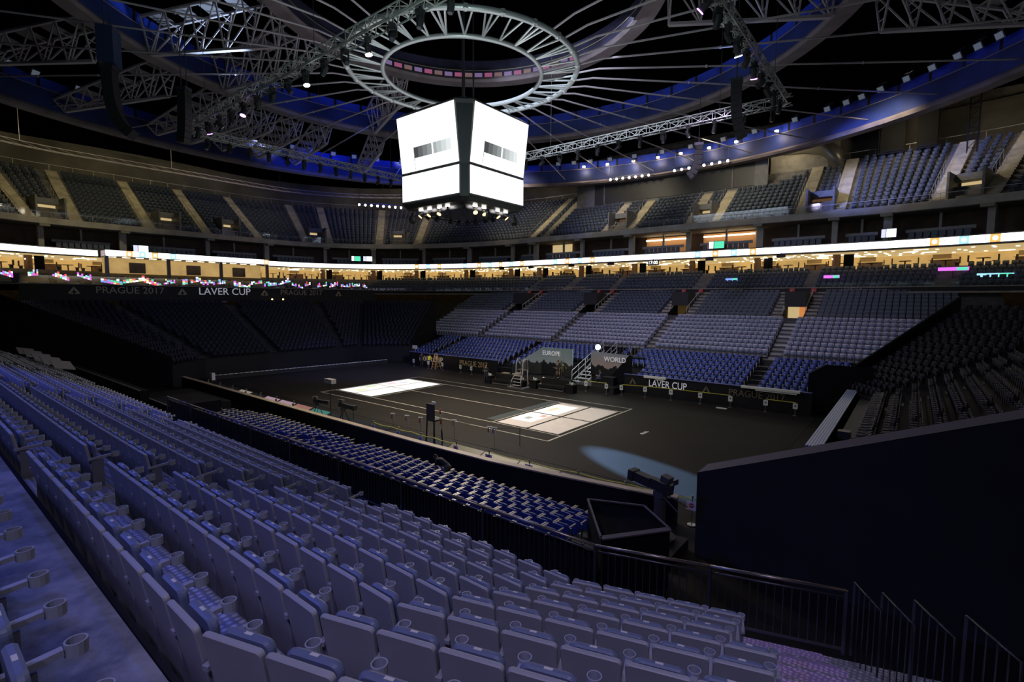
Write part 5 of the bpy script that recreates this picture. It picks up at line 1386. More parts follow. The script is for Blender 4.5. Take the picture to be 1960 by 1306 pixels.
def lamp_sign():
    t = thing('mast_board', 'thin black mast with a white board on top beside the small cameras', 'mast', (-2.0, -10.6, 0))
    b = MB(); b.cyl((0, 0), .3, 0, .04, 10); b.tube([(0, 0, 0), (0, 0, 2.6)], .03, 6); b.build('mast', 'black', t)
    b = MB(); b.box((0, 0, 2.65), (.85, .35, .28)); b.build('board', 'grey_panel2', t)
    t = thing('chair_stack', 'tall black high chair hung with red and white tape by the near ledge', 'high chair', (7.5, -10.15, 0))
    b = MB()
    for x in (-.35, .35):
        for y in (-.3, .3): b.bar((x, y, 0), (x*.75, y*.8, 1.75), .06)
    b.build('frame', 'cam_black', t)
    b = MB(); b.box((0, 0, 1.45), (.6, .55, .08)); b.build('seat', 'cam_black', t)
    b = MB(); b.box((0, -.25, 1.9), (.6, .08, .95)); b.build('backrest', 'cam_black', t)
    b = MB(); 
    for k in range(4): b.box((.33+.02*k, .15, 1.9-.28*k), (.07, .04, .3), k % 2, rz=.3*k)
    b.box((.1, -.1, 2.42), (.3, .06, .10), 1); b.build('barrier_tape', ['red', 'white'], t)
    # taped guard cord
    t = thing('taped_rope', 'thin dark cord with red and white tape tails above the near side of the court', 'cord', (3, -9.2, 0)); org = (3, -9.2, 0)
    P = [(-.5, -9.9), (3.2, -9.6), (5.3, -9.2), (7.3, -8.4), (10.2, -8.2), (11.2, -7.2)]
    b = MB(); b.tube([(x, y, 1.0) for x, y in P], .008, 4); b.build('cord', 'black', t, org)
    b = MB()
    for x, y in P[:1]+P[-1:]: b.tube([(x, y, 0), (x, y, 1.02)], .02, 5)
    for x, y in P[1:-1]: b.tube([(x, y, 0), (x, y, 1.0)], .01, 5)
    b.build('thin_stakes', 'black', t, org)
    for n, (x, y) in enumerate(P[1:-1]+[(4.3, -9.4), (9.9, -8.25)]):
        b = MB(); b.box((x, y, 1.05), (.28, .05, .06), 0, rz=.5); b.box((x+.1, y, .8), (.06, .03, .4), 0); b.box((x-.1, y, .85), (.06, .03, .25), 1); b.build('tape_tail', ['white', 'red'], t, org)
mm('grey_panel2', (.30, .28, .32), .6)
lamp_sign()
def drape_boxes():
    t = thing('draped_booth', 'black draped wedge-shaped booth at the right end of the navy seats', 'booth', (21.5, -15.6, 0)); org = (21.5, -15.6, 0)
    P = [(19.98, -15.0), (21.6, -14.35), (22.83, -15.4), (21.6, -17.1)]
    b = MB(); n = 4
    for i in range(n): p, q = P[i], P[(i+1) % n]; b.quad((*p, 0), (*q, 0), (*q, 1.7), (*p, 1.7))
    b.quad((*P[0], 1.55), (*P[1], 1.6), (*P[2], 1.1), (*P[3], .9)); b.build('walls', 'drape', t, org)
    b = MB()
    for i in range(n): p, q = P[i], P[(i+1) % n]; b.bar((*p, 1.7), (*q, 1.7), .20 if i == 2 else .06, .04)
    b.build('top_edge', 'drape_top', t, org)
    for x0, x1, y0, y1, z, lab in ((-19, -3.6, -20.6, -20.2, 3.2, 'long black draped barrier at the left end of the front railing'), (-4.6, -1.2, -20.0, -17.6, 2.6, 'black draped box left of the navy seats'), (-12, -5.2, -19.6, -15.5, 1.7, 'large black covered block at the far left of the floor seats')):
        t = thing('draped_block', lab, 'block', ((x0+x1)/2, (y0+y1)/2, 0)); org = ((x0+x1)/2, (y0+y1)/2, 0)
        b = MB(); b.box(((x0+x1)/2, (y0+y1)/2, z/2), (x1-x0, y1-y0, z)); b.build('cover', 'drape', t, org)
        b = MB(); b.bar((x0, y0, z+.02), (x1, y0, z+.02), .08, .05); b.build('top_edge', 'drape_top', t, org)
    for n in range(5):
        t = thing('folded_board', 'pale leaning board at the far left end of the lilac rows, %s from the left' % nth(n+1), 'board', (-25.5+3.1*n, -22.0, 3.6), 0, 'pale leaning boards')
        b = MB(); b.box((0, 0, .32), (1.5, 1.0, .05), mx=Matrix.Rotation(R(14), 3, 'Y') @ Matrix.Rotation(R(-12), 3, 'X')); b.build('board', 'ledge_dim', t)
        b = MB(); b.bar((0, .05, -.9), (0, .05, .3), .05); b.build('support', 'black', t)
mm('ledge_dim', (.34, .32, .36), .6)
drape_boxes()

# far side of the court
def far_court():
    F = facing('-y'); y = 11.3
    for n, (x0, x1, lab) in enumerate(((-20.2, -6.2, 'black court barrier at far left with LAVER CUP and PRAGUE 2017 lettering'), (8.4, 22.6, 'black court barrier at far right with LAVER CUP and PRAGUE 2017 lettering'))):
        t = thing('court_barrier', lab, 'barrier', ((x0+x1)/2, y, 0)); org = ((x0+x1)/2, y, 0)
        b = MB(); b.box(((x0+x1)/2, y+.15, .8), (x1-x0, .24, 1.6)); b.build('board', 'panel_black', t, org)
        b = MB(); b.box(((x0+x1)/2, y+.12, 1.62), (x1-x0, .3, .05)); b.build('top_edge', 'blue_edge', t, org)
        if n:
            text_mesh('white_lettering', 'LAVER CUP', .82, 'text_white', (12.25, y, 1.05), F, t, .006, sx=.78, org=org); text_mesh('dim_lettering', 'PRAGUE 2017', .72, 'gold_mid', (19.0, y, 1.05), F, t, .006, sx=.90, org=org)
            for x in (15.4, 9.2):
                b = MB(); 
                for s in (-1, 1): b.add([(x+s*.02, y-.01, 1.35), (x+s*.3, y-.01, .85), (x+s*.18, y-.01, .8), (x+s*.02, y-.01, 1.1)], [(0, 1, 2, 3)])
                b.build('emblem', 'gold_mid', t, org)
        else:
            text_mesh('white_lettering', 'LAVER CUP', .95, 'text_cream', (-16.4, y, .95), F, t, .006, sx=.84, org=org); text_mesh('dim_lettering', 'PRAGUE 2017', .85, 'gold', (-9.6, y, .95), F, t, .006, sx=.82, org=org)
    for n, (xa, xb, z) in enumerate(((10.3, 12.2, 1.60), (18.0, 21.9, 1.62))):
        b = MB(); b.box(((xa+xb)/2, y-.1, z), (xb-xa, .32, .16)); b.box(((xa+xb)/2+.4, y-.16, z-.12), (xb-xa-1.2, .1, .16)); o = b.build('white_roll', 'white'); tag(o, 'white protective sheet folded over the far right barrier, %s one' % ('shorter left' if not n else 'longer right'), 'sheet')
    X = [(-18.6, 10.6), (-15.9, 10.5), (-13.5, 10.45), (-10.6, 10.4), (-8.8, 10.2), (-6.6, 10.), (5.6, 9.6), (7.6, 9.6), (8.9, 9.8), (10.8, 10.3), (12.9, 10.5), (15.2, 10.6), (17.4, 10.7), (19.8, 10.8), (21.7, 10.8)]
    for n, (x, yy) in enumerate(X):
        t = thing('rope_post', 'short white rope post along the far side of the court, %s from the left' % nth(n+1), 'post', (x, yy, 0), 0, 'far rope posts')
        b = MB(); b.cyl((0, 0), .15, 0, .03, 8); b.tube([(0, 0, 0), (0, 0, .92)], .03, 6); b.build('post', 'steel', t)
        b = MB(); b.box((0, -.05, .68), (.30, .03, .40)); b.build('sign_board', 'white', t); b = MB(); b.box((0, -.07, .70), (.1, .01, .12)); b.build('mark', 'ink', t)
    for n, (a, c) in enumerate(((6, 7), (8, 9), (9, 12), (13, 14))):
        b = MB(); b.tube([(X[k][0], X[k][1], .93) for k in range(a, c+1)], .025, 5); o = b.build('yellow_rope', 'yellow_rope'); tag(o, 'yellow rope between far court posts, %s stretch from the left' % nth(n+1), 'rope')
    # team benches backdrop
    t = thing('team_backdrop', 'blue dusk skyline backdrop reading EUROPE behind the team bench', 'backdrop', (.7, 12.2, 0)); org = (.7, 12.2, 0)
    b = MB(); b.box((.7, 12.3, 1.95), (3.6, .12, 2.7)); b.build('printed_panel', 'europe', t, org)
    b = MB(); b.add([(-1.1, 12.25, .6), (-1.1, 12.25, 3.25), (-3.6, 10.6, 1.35), (-3.6, 10.6, .6)], [(0, 1, 2, 3)]); b.build('sloping_wing', 'europe', t, org)
    text_mesh('lettering', 'EUROPE', .62, 'text_white', (.1, 12.2, 2.75), F, t, .006, sx=.95, org=org)
    b = MB(); b.box((-.3, 11.0, .25), (6.2, 2.6, .5)); b.box((-.2, 9.7, .12), (6.0, .9, .24)); b.build('stage_steps', 'panel_gloss', t, org)
    b = MB(); b.box((-.2, 9.2, .10), (5.4, .06, .20)); b.build('wooden_edge', 'wood', t, org)
    t = thing('team_backdrop', 'pinkish dusk skyline backdrop reading WORLD with a slanted right end', 'backdrop', (6, 12.2, 0)); org = (6, 12.2, 0)
    b = MB(); b.add([(4.5, 12.3, 1.1), (6.6, 12.3, 1.1), (8.3, 12.3, 3.15), (4.5, 12.3, 3.25)], [(0, 1, 2, 3)]); b.add([(4.5, 12.42, 0), (8.3, 12.42, 0), (8.3, 12.42, 3.15), (4.5, 12.42, 3.25)], [(3, 2, 1, 0)]); b.build('printed_panel', 'world', t, org)
    b = MB(); b.add([(6.6, 12.22, 1.1), (8.4, 12.22, 3.2), (8.7, 12.22, 3.1), (8.7, 12.22, .5), (6.9, 12.22, .5)], [(0, 1, 2, 3, 4)]); b.build('slanted_side', 'drape', t, org)
    text_mesh('lettering', 'WORLD', .62, 'text_white', (7.0, 12.2, 2.65), F, t, .006, sx=.95, org=org)
    b = MB(); b.box((6.1, 11.0, .25), (4.2, 2.6, .5)); b.build('stage_floor', 'panel_gloss', t, org)
    t = thing('scaffold_stairs', 'metal scaffold stairs with rails between the two team backdrops', 'stairs', (3.5, 14.5, 0)); org = (3.5, 14.5, 0)
    b = MB()
    for k in range(10): b.box((3.5, 12.0+.62*k, .35+.24*k), (1.35, .32, .05))
    b.build('treads', 'light_steel', t, org)
    for x in (2.75, 4.25):
        b = MB(); b.bar((x, 11.7, .2), (x, 18.2, 2.75), .06, .18); b.build('stringer', 'light_steel', t, org)
        b = MB()
        for dz in (.55, 1.05): b.tube([(x, 11.8, .3+dz), (x, 14.5, 1.35+dz), (x, 18.2, 2.75+dz)], .03, 5)
        for f in np.linspace(0, 1, 6): b.bar((x, 11.8+6.2*f, .3+2.4*f), (x, 11.8+6.2*f, 1.35+2.4*f), .045)
        b.bar((x, 12.5, 0), (x, 15.5, 1.9), .04); b.bar((x, 15.5, 0), (x, 12.5, .5), .04); b.bar((x, 15.5, 0), (x, 15.5, 1.8), .06); b.build('handrail', 'light_steel', t, org)
    t = thing('light_stand', 'dazzling white work lamp on a stand above the WORLD backdrop', 'work lamp', (4.75, 13.2, 0)); org = (4.75, 13.2, 0)
    b = MB(); b.tube([(4.75, 13.2, 0), (4.75, 13.2, 3.6)], .03, 6)
    for i in range(3): b.bar((4.75, 13.2, .6), (4.75+.6*math.cos(i*2.1), 13.2+.6*math.sin(i*2.1), 0), .03)
    b.build('stand', 'dark_steel', t, org)
    b = MB(); b.tube([(4.75, 13.3, 3.62), (4.80, 13.05, 3.62)], .26, 10); b.build('housing', 'black', t, org)
    b = MB(); b.tube([(4.80, 13.05, 3.62), (4.81, 13.0, 3.62)], .24, 12); b.build('lens', 'bulb_bright', t, org)
    t = thing('glass_booth', 'dark rail enclosure above the WORLD backdrop', 'enclosure', (5.6, 17.2, 2.2)); org = (5.6, 17.2, 2.2)
    b = MB(); b.box((6.2, 17.3, 2.5), (3.4, 1.8, .1)); b.build('deck', 'panel_black', t, org)
    b = MB()
    for x in np.linspace(4.5, 7.9, 12): b.bar((x, 16.4, 2.5), (x, 16.4, 3.6), .03)
    b.bar((4.5, 16.4, 3.6), (7.9, 16.4, 3.6), .05); b.build('railing', 'dark_steel', t, org)
    # sofas
    for n, (x, yy, lab) in enumerate(((-1.9, 7.55, 'long black leather bench left of the umpire chair'), (3.1, 8.1, 'long black leather bench right of the umpire chair'))):
        t = thing('player_bench', lab, 'bench', (x, yy, 0))
        b = MB(); b.box((0, 0, .38), (2.9, .8, .2)); b.build('seat', 'leather', t)
        b = MB(); b.box((0, .38, .68), (2.9, .18, .62)); b.build('backrest', 'leather', t)
        b = MB(); b.box((0, -.1, .14), (2.7, .6, .05)); b.bar((-1.3, -.42, .08), (1.3, -.42, .08), .05); b.build('base_rail', 'steel', t)
        for s in (-1, 1):
            b = MB(); b.box((s*1.3, 0, .16), (.08, .7, .32)); b.build('leg', 'steel', t)
        for s in (-1, 1):
            q = thing('cool_box', 'black box standing at the %s end of the %s bench' % ('left' if s < 0 else 'right', 'left' if not n else 'right'), 'box', (x+s*1.95, yy-.1, 0))
            b = MB(); b.box((0, 0, .35), (.75, .7, .7)); b.build('case', 'panel_black', q)
            b = MB(); b.box((0, 0, .73), (.8, .75, .06)); b.build('lid', 'leather', q)
            b = MB(); b.box((.15, -.05, .84), (.18, .18, .16)); b.cyl((-.15, .05), .05, .76, .98, 8); o = b.build('towel_and_bottle', 'white', q)
    t = thing('umpire_chair', 'tall grey metal umpire chair with looped rails at the far side of the court', 'umpire chair', (-.05, 7.2, 0))
    b = MB()
    for s in (-1, 1):
        b.tube([(s*.62, -.5, 0), (s*.55, -.45, .6), (s*.38, .05, 1.4), (s*.38, .1, 2.3), (s*.38, .3, 2.6), (s*.38, .75, 2.55), (s*.38, .85, 1.4)], .045, 6)
    b.build('looped_rails', 'lav_steel', t, smooth=True)
    b = MB()
    for k in range(5): b.box((0, -.42+.12*k, .28+.27*k), (.82, .2, .04))
    b.build('steps', 'lav_steel', t)
    b = MB(); b.box((0, .45, 1.62), (.72, .6, .1)); b.box((0, .75, 2.0), (.7, .1, .7)); b.build('seat', 'cam_grey', t)
    b = MB()
    for s in (-1, 1): b.bar((s*.42, .8, 0), (s*.38, .75, 1.6), .06)
    b.build('rear_legs', 'lav_steel', t)
    b = MB(); b.box((0, .1, .04), (1.9, 1.3, .08)); b.build('base_plate', 'grey_panel', t)
    for n, (x, yy) in enumerate(((-3.4, 9.4), (-2.2, 9.6))):
        t = thing('stool', 'pale wooden stool behind the left bench, %s' % ('left one' if not n else 'right one'), 'stool', (x, yy, 0))
        b = MB(); b.box((0, 0, .78), (.75, .5, .08)); b.build('seat', 'ledge', t)
        for a in (-1, 1):
            for c in (-1, 1): b = MB(); b.bar((a*.34, c*.2, 0), (a*.26, c*.16, .75), .05); b.build('leg', 'ledge', t)
    def ladder(x, yy, h, lab, m):
        t = thing('step_ladder', lab, 'ladder', (x, yy, 0))
        for s in (-1, 1):
            b = MB()
            for c in (-.3, .3): b.bar((c, s*.45, 0), (c*.7, 0, h), .06)
            for k in range(1, 6): f = k/6; b.bar((-.3*(1-.3*f), s*.45*(1-f), h*f), (.3*(1-.3*f), s*.45*(1-f), h*f), .045)
            b.build('steps_side', m, t)
        b = MB(); b.box((0, 0, h), (.5, .2, .05)); b.build('top_cap', m, t)
    ladder(-14.9, 10.75, 1.75, 'wooden step ladder before the far left barrier', 'wood'); ladder(-24.4, 13.6, 1.5, 'white step ladder in the far left corner of the floor', 'white')
    t = thing('sign_stand', 'yellow post with a white board on top at far left of the court', 'sign post', (-20.7, 12.6, 0))
    b = MB(); b.tube([(0, 0, 0), (0, 0, 2.0)], .06, 6); b.box((0, 0, .45), (.4, .3, .7)); b.build('post', 'ledge', t); b = MB(); b.box((0, -.05, 2.05), (.85, .06, .42)); b.build('board', 'white', t)
    # boards behind the baselines
    t = thing('baseline_board', 'low dark board with a bright top edge behind the left baseline', 'board', (-25.3, .5, 0)); org = (-25.3, .5, 0)
    b = MB(); b.add([(-25.9, -8.8, 0), (-23.6, 10.6, 0), (-23.6, 10.6, .42), (-25.9, -8.8, .42)], [(0, 1, 2, 3)]); b.build('face', 'black', t, org)
    b = MB(); n = 40
    for k in range(n): a, c = lerp((-25.9, -8.8), (-23.6, 10.6), k/n), lerp((-25.9, -8.8), (-23.6, 10.6), (k+.8)/n); b.bar((*a, .44), (*c, .44), .10, .05)
    b.build('top_edge', 'white', t, org); b = MB(); b.box((-25.9, -8.8, .35), (.5, .3, .7)); b.build('end_cap', 'white', t, org)
    t = thing('slotted_plank', 'long pale slotted plank lying along the right end stand front', 'plank', (25.0, 4, 1.95)); org = (25.0, 4, 1.95)
    b = MB(); b.box((24.85, 4.0, 1.98), (.62, 17.6, .06)); b.build('plank', 'slotted', t, org)
    b = MB(); b.box((24.85, 4., .97), (.2, 17.6, 1.94)); b.build('support', 'panel_black', t, org)
    t = thing('camera_gantry', 'dark bench-like ledge with a camera behind the slotted plank', 'ledge', (25.7, 4, 1.6)); org = (25.7, 4, 1.6)
    b = MB(); b.box((25.75, 5.5, 1.7), (.7, 14, .1)); b.build('shelf', 'leather2', t, org); b = MB(); b.box((26.05, 5.5, 1.5), (.08, 14, .5)); b.build('brown_side', 'wood_dark', t, org); b = MB(); b.box((25.6, -1.2, 1.9), (.5, .5, .3)); b.bar((25.7, -1.4, 1.6), (26.6, -2.2, 2.1), .12); b.build('bracket', 'cam_grey', t, org)
    for n, x in enumerate((26.4, 27.25, 28.2)):       # folded chair rows seen end-on
        t = thing('folded_chair_row', 'row of folded metal-framed chairs behind the dark ledge, %s from the left' % nth(n+1), 'chairs', (x, 4, 1.7), 0, 'folded chair rows'); org = (x, 4, 1.7)
        b = MB()
        for k in range(24): b.tube([(x-.28, -5+.62*k, 2.35), (x+.22, -5+.62*k, 2.42), (x+.25, -4.7+.62*k, 2.42), (x-.25, -4.7+.62*k, 2.35)], .018, 4)
        b.build('frames', 'steel', t, org)
        b = MB()
        for k in range(24): b.box((x, -4.85+.62*k, 2.1), (.45, .1, .55))
        b.build('pads', 'seat_black', t, org)
    t = thing('corner_block', 'black draped block at the far right corner of the court', 'block', (23.6, 12.6, 0)); org = (23.6, 12.6, 0)
    b = MB(); b.add([(22.2, 12.2, 0), (26, 12.2, 0), (26, 12.2, 3.6), (23.2, 12.2, 3.6), (22.2, 12.2, 2.9)], [(0, 1, 2, 3, 4)]); b.add([(22.2, 12.2, 0), (22.2, 12.2, 2.9), (22.2, 15, 2.9), (22.2, 15, 0)], [(0, 1, 2, 3)]); b.build('drape', 'drape', t, org)
    b = MB(); b.bar((22.2, 12.2, 2.9), (23.2, 12.2, 3.6), .08); b.build('edge', 'drape_top', t, org)
    b = MB(); b.box((17.0, 9.9, .03), (.75, .25, .06)); tag(b.build('floor_plate', 'white'), 'small white strip lying on the black floor before the far right barrier', 'plate')
    for n, (y0, y1, lm) in enumerate(((-8.3, -1.8, 0), (.8, 8.6, 2))):
        t = thing('commentary_desk', 'long pale desk on top of the left stand below the banner, %s one' % ('left' if not n else 'right'), 'desk', (-39.9, (y0+y1)/2, 7.0)); org = (-39.9, (y0+y1)/2, 7.0)
        b = MB(); b.box((-39.6, (y0+y1)/2, 7.62), (.8, y1-y0, .10)); b.build('desk_top', 'desk', t, org)
        b = MB(); b.box((-39.35, (y0+y1)/2, 7.2), (.1, y1-y0, .75)); b.build('front', 'panel_black', t, org)
        for k in range(lm):
            b = MB(); b.bar((-39.6, y0+3.2+k*1.5, 7.6), (-39.5, y0+3.2+k*1.5, 7.85), .04); b.ball((-39.5, y0+3.2+k*1.5, 7.92), .12, 8, 1); b.build('desk_lamp', ['black', 'bulb_warm'], t, org)
mm('blue_edge', (.10, .11, .32), .4); mm('gold_mid', (.17, .14, .10), .5); mm('text_cream', (.72, .62, .45), .5, emit=(.7, .55, .35), es=.12)
mm('panel_gloss', (.03, .03, .033), .2); mm('bulb_bright', (.5, .5, .5), .3, emit=(.9, 1, .93), es=60); mm('leather2', (.05, .05, .05), .6); mm('wood_dark', (.12, .07, .03), .6); mm('desk', (.22, .22, .32), .5)
far_court()

# ------------------------------------------------------------------ people
def person(label, loc, rz, J, top, bottom, extra=None, hair='hair', seat=False):
    """J: dict of joint positions (m); one skinned surface coloured by region"""
    t = thing('person', label, 'person', loc, rz)
    names = ['pelvis', 'waist', 'chest', 'neck', 'chin', 'head', 'crown']
    V, E, RAD = [], [], []; ix = {}
    def add(n, p, r, par=None):
        ix[n] = len(V); V.append(Vector(p)); RAD.append(r)
        if par: E.append((ix[par], ix[n]))
    add('pelvis', J['pelvis'], .155); add('waist', J['waist'], .14, 'pelvis'); add('chest', J['chest'], .165, 'waist'); add('collar', J['collar'], .11, 'chest'); add('neck', J['neck'], .058, 'collar'); 
    hd = (Vector(J['head'])-Vector(J['neck'])).normalized()
    add('jaw', Vector(J['neck'])+hd*.09, .085, 'neck'); add('skull', Vector(J['neck'])+hd*.18, .10, 'jaw'); add('crown', Vector(J['neck'])+hd*.245, .07, 'skull')
    for s, k in ((-1, 'l'), (1, 'r')):
        add('hip'+k, J['hip'+k], .105, 'pelvis'); add('knee'+k, J['knee'+k], .066, 'hip'+k); add('ankle'+k, J['ankle'+k], .048, 'knee'+k)
        fd = Vector(J.get('foot'+k, (0, .18, 0))); add('toe'+k, Vector(J['ankle'+k])+fd+Vector((0, 0, -.04)), .036, 'ankle'+k)
        add('sh'+k, J['sh'+k], .068, 'collar'); add('elbow'+k, J['elbow'+k], .047, 'sh'+k); add('wrist'+k, J['wrist'+k], .034, 'elbow'+k)
        hv = (Vector(J['wrist'+k])-Vector(J['elbow'+k])).normalized(); sd = hv.cross(Vector((0, 1, .2))).normalized()
        pal = Vector(J['wrist'+k])+hv*.07; add('palm'+k, pal, .034, 'wrist'+k)
    me = bpy.data.meshes.new('body'); me.from_pydata(V, E, []); o = bpy.data.objects.new('body_tmp', me); COL.objects.link(o)
    md = o.modifiers.new('s', 'SKIN'); md.use_smooth_shade = True
    for i, sv in enumerate(me.skin_vertices[0].data): sv.radius = (RAD[i], RAD[i]); sv.use_root = (i == 0)
    ss = o.modifiers.new('u', 'SUBSURF'); ss.levels = 1; ss.render_levels = 1
    dg = bpy.context.evaluated_depsgraph_get(); ev = o.evaluated_get(dg); m2 = bpy.data.meshes.new_from_object(ev)
    bpy.data.objects.remove(o); bpy.data.meshes.remove(me)
    bm = bmesh.new(); bm.from_mesh(m2)
    # fingers and thumb rooted in the palm, a nose and ears on the head
    for k in 'lr':
        w, e = Vector(J['wrist'+k]), Vector(J['elbow'+k]); hv = (w-e).normalized(); sd = hv.cross(Vector((.1, 1, .2))).normalized(); up = sd.cross(hv); pal = w+hv*.085
        mb = MB()
        for q, l in enumerate((.062, .074, .07, .052)):
            r0 = pal+sd*(.022*(q-1.5)); mb.tube([r0-hv*.02, r0+hv*l*.5+up*.004, r0+hv*l*.85-up*.022], [.010, .009, .007], 5)
        r0 = w+hv*.04+sd*.03; mb.tube([r0, r0+hv*.03+sd*.025, r0+hv*.06+sd*.02-up*.012], [.012, .010, .008], 5)
        vs = [bm.verts.new(v) for v in mb.v]
        for f in mb.f: bm.faces.new([vs[i] for i in f])
    nk = Vector(J['neck']); fw = Vector(J.get('face', (0, 1, 0))); fw = (fw-hd*fw.dot(hd)).normalized(); sdv = hd.cross(fw)
    mb = MB(); mb.tube([nk+hd*.175+fw*.09, nk+hd*.135+fw*.125], [.012, .022], 5)
    for s in (-1, 1): mb.ball(nk+hd*.15+sdv*(s*.098), .03, 6, sc=(.5, .8, 1))
    vs = [bm.verts.new(v) for v in mb.v]
    for f in mb.f: bm.faces.new([vs[i] for i in f])
    segs = []
    for a, c in E: segs.append((V[a], V[c], a, c))
    inv = {v: k for k, v in ix.items()}
    def region(p):
        best, bn = 9, None
        for a, c, ia, ic in segs:
            d = c-a; u = max(0, min(1, (p-a).dot(d)/max(d.length_squared, 1e-9))); q = (a+d*u-p).length
            if q < best: best, bn = q, (inv[ia], inv[ic], u)
        return bn
    for f in bm.faces:
        p = f.calc_center_median(); a, c, u = region(p); m = 1
        if c in ('jaw', 'skull', 'crown', 'neck'):
            m = 0
            hh = (p-nk).dot(hd); ff = (p-nk).dot(fw)
            if hh > .20 or (hh > .10 and ff < -.02): m = 3
        elif c[:5] in ('wrist',) : m = 0 if u > .5 or extra == 'short' else 1
        elif c[:4] == 'palm': m = 0
        elif c[:5] == 'elbow': m = 0 if extra == 'short' and u > .6 else 1
        elif c[:3] == 'hip' or c[:4] == 'knee': m = 2
        elif c[:5] == 'ankle': m = 2 if u < .9 else 4
        elif c[:3] == 'toe': m = 4
        elif a == 'pelvis' and c == 'waist' and u < .35: m = 2
        f.material_index = m; f.smooth = True
    m3 = bpy.data.meshes.new('body'); bm.to_mesh(m3); bm.free(); bpy.data.meshes.remove(m2)
    for q in ('skin', top, bottom, hair, 'black'): m3.materials.append(M[q])
    ob = bpy.data.objects.new('body', m3); COL.objects.link(ob); ob.parent = t
    mb = MB()
    for s in (-1, 1): mb.ball(nk+hd*.172+fw*.092+sdv*(s*.034), .012, 6)
    mb.build('eyes', 'black', t); mb = MB(); mb.bar(nk+hd*.095+fw*.094-sdv*.022, nk+hd*.095+fw*.094+sdv*.022, .008); mb.build('mouth', 'red_dim', t)
    return t
mm('red_dim', (.20, .07, .06), .6)
def pose(h=1.76, lean=0., arms='down', crouch=0., stride=.0):
    k = h/1.76; J = {}
    P = Vector((0, 0, .93*k)); ax = Vector((0, math.sin(lean), math.cos(lean)))
    J['pelvis'] = P; J['waist'] = P+ax*.17*k; J['chest'] = P+ax*.36*k; J['collar'] = P+ax*.50*k; J['neck'] = P+ax*.56*k
    hx = Vector((0, math.sin(lean*.8), math.cos(lean*.8))); J['head'] = J['neck']+hx*.2*k; J['face'] = (0, math.cos(lean*.8), -math.sin(lean*.8))
    for s, q in ((-1, 'l'), (1, 'r')):
        st = stride*s
        J['hip'+q] = P+Vector((s*.10, 0, -.05)); J['knee'+q] = Vector((s*.115, .06+st*.5, .50*k)); J['ankle'+q] = Vector((s*.12, st-.02, .085))
        sh = P+ax*.48*k+Vector((s*.20, 0, 0)); J['sh'+q] = sh
        if arms == 'down': J['elbow'+q] = sh+Vector((s*.07, -.02, -.29)); J['wrist'+q] = sh+Vector((s*.09, .08, -.53))
        elif arms == 'front': J['elbow'+q] = sh+Vector((s*.06, .06, -.27)); J['wrist'+q] = sh+Vector((-s*.02, .30, -.22))
        elif arms == 'up': J['elbow'+q] = sh+Vector((s*.05, .22, .12)); J['wrist'+q] = sh+Vector((-s*.03, .32, .36))
        elif arms == 'hang': J['elbow'+q] = sh+Vector((s*.02, .03, -.29)); J['wrist'+q] = sh+Vector((-s*.02, .06, -.54))
    return J
def sit(h=1.7):
    J = pose(h, .15, 'front'); d = Vector((0, 0, -.42))
    for n in ('pelvis', 'waist', 'chest', 'collar', 'neck', 'head', 'shl', 'shr', 'elbowl', 'elbowr', 'wristl', 'wristr', 'hipl', 'hipr'): J[n] = Vector(J[n])+d
    for s, q in ((-1, 'l'), (1, 'r')): J['knee'+q] = Vector((s*.13, .44, .50)); J['ankle'+q] = Vector((s*.13, .42, .085))
    return J
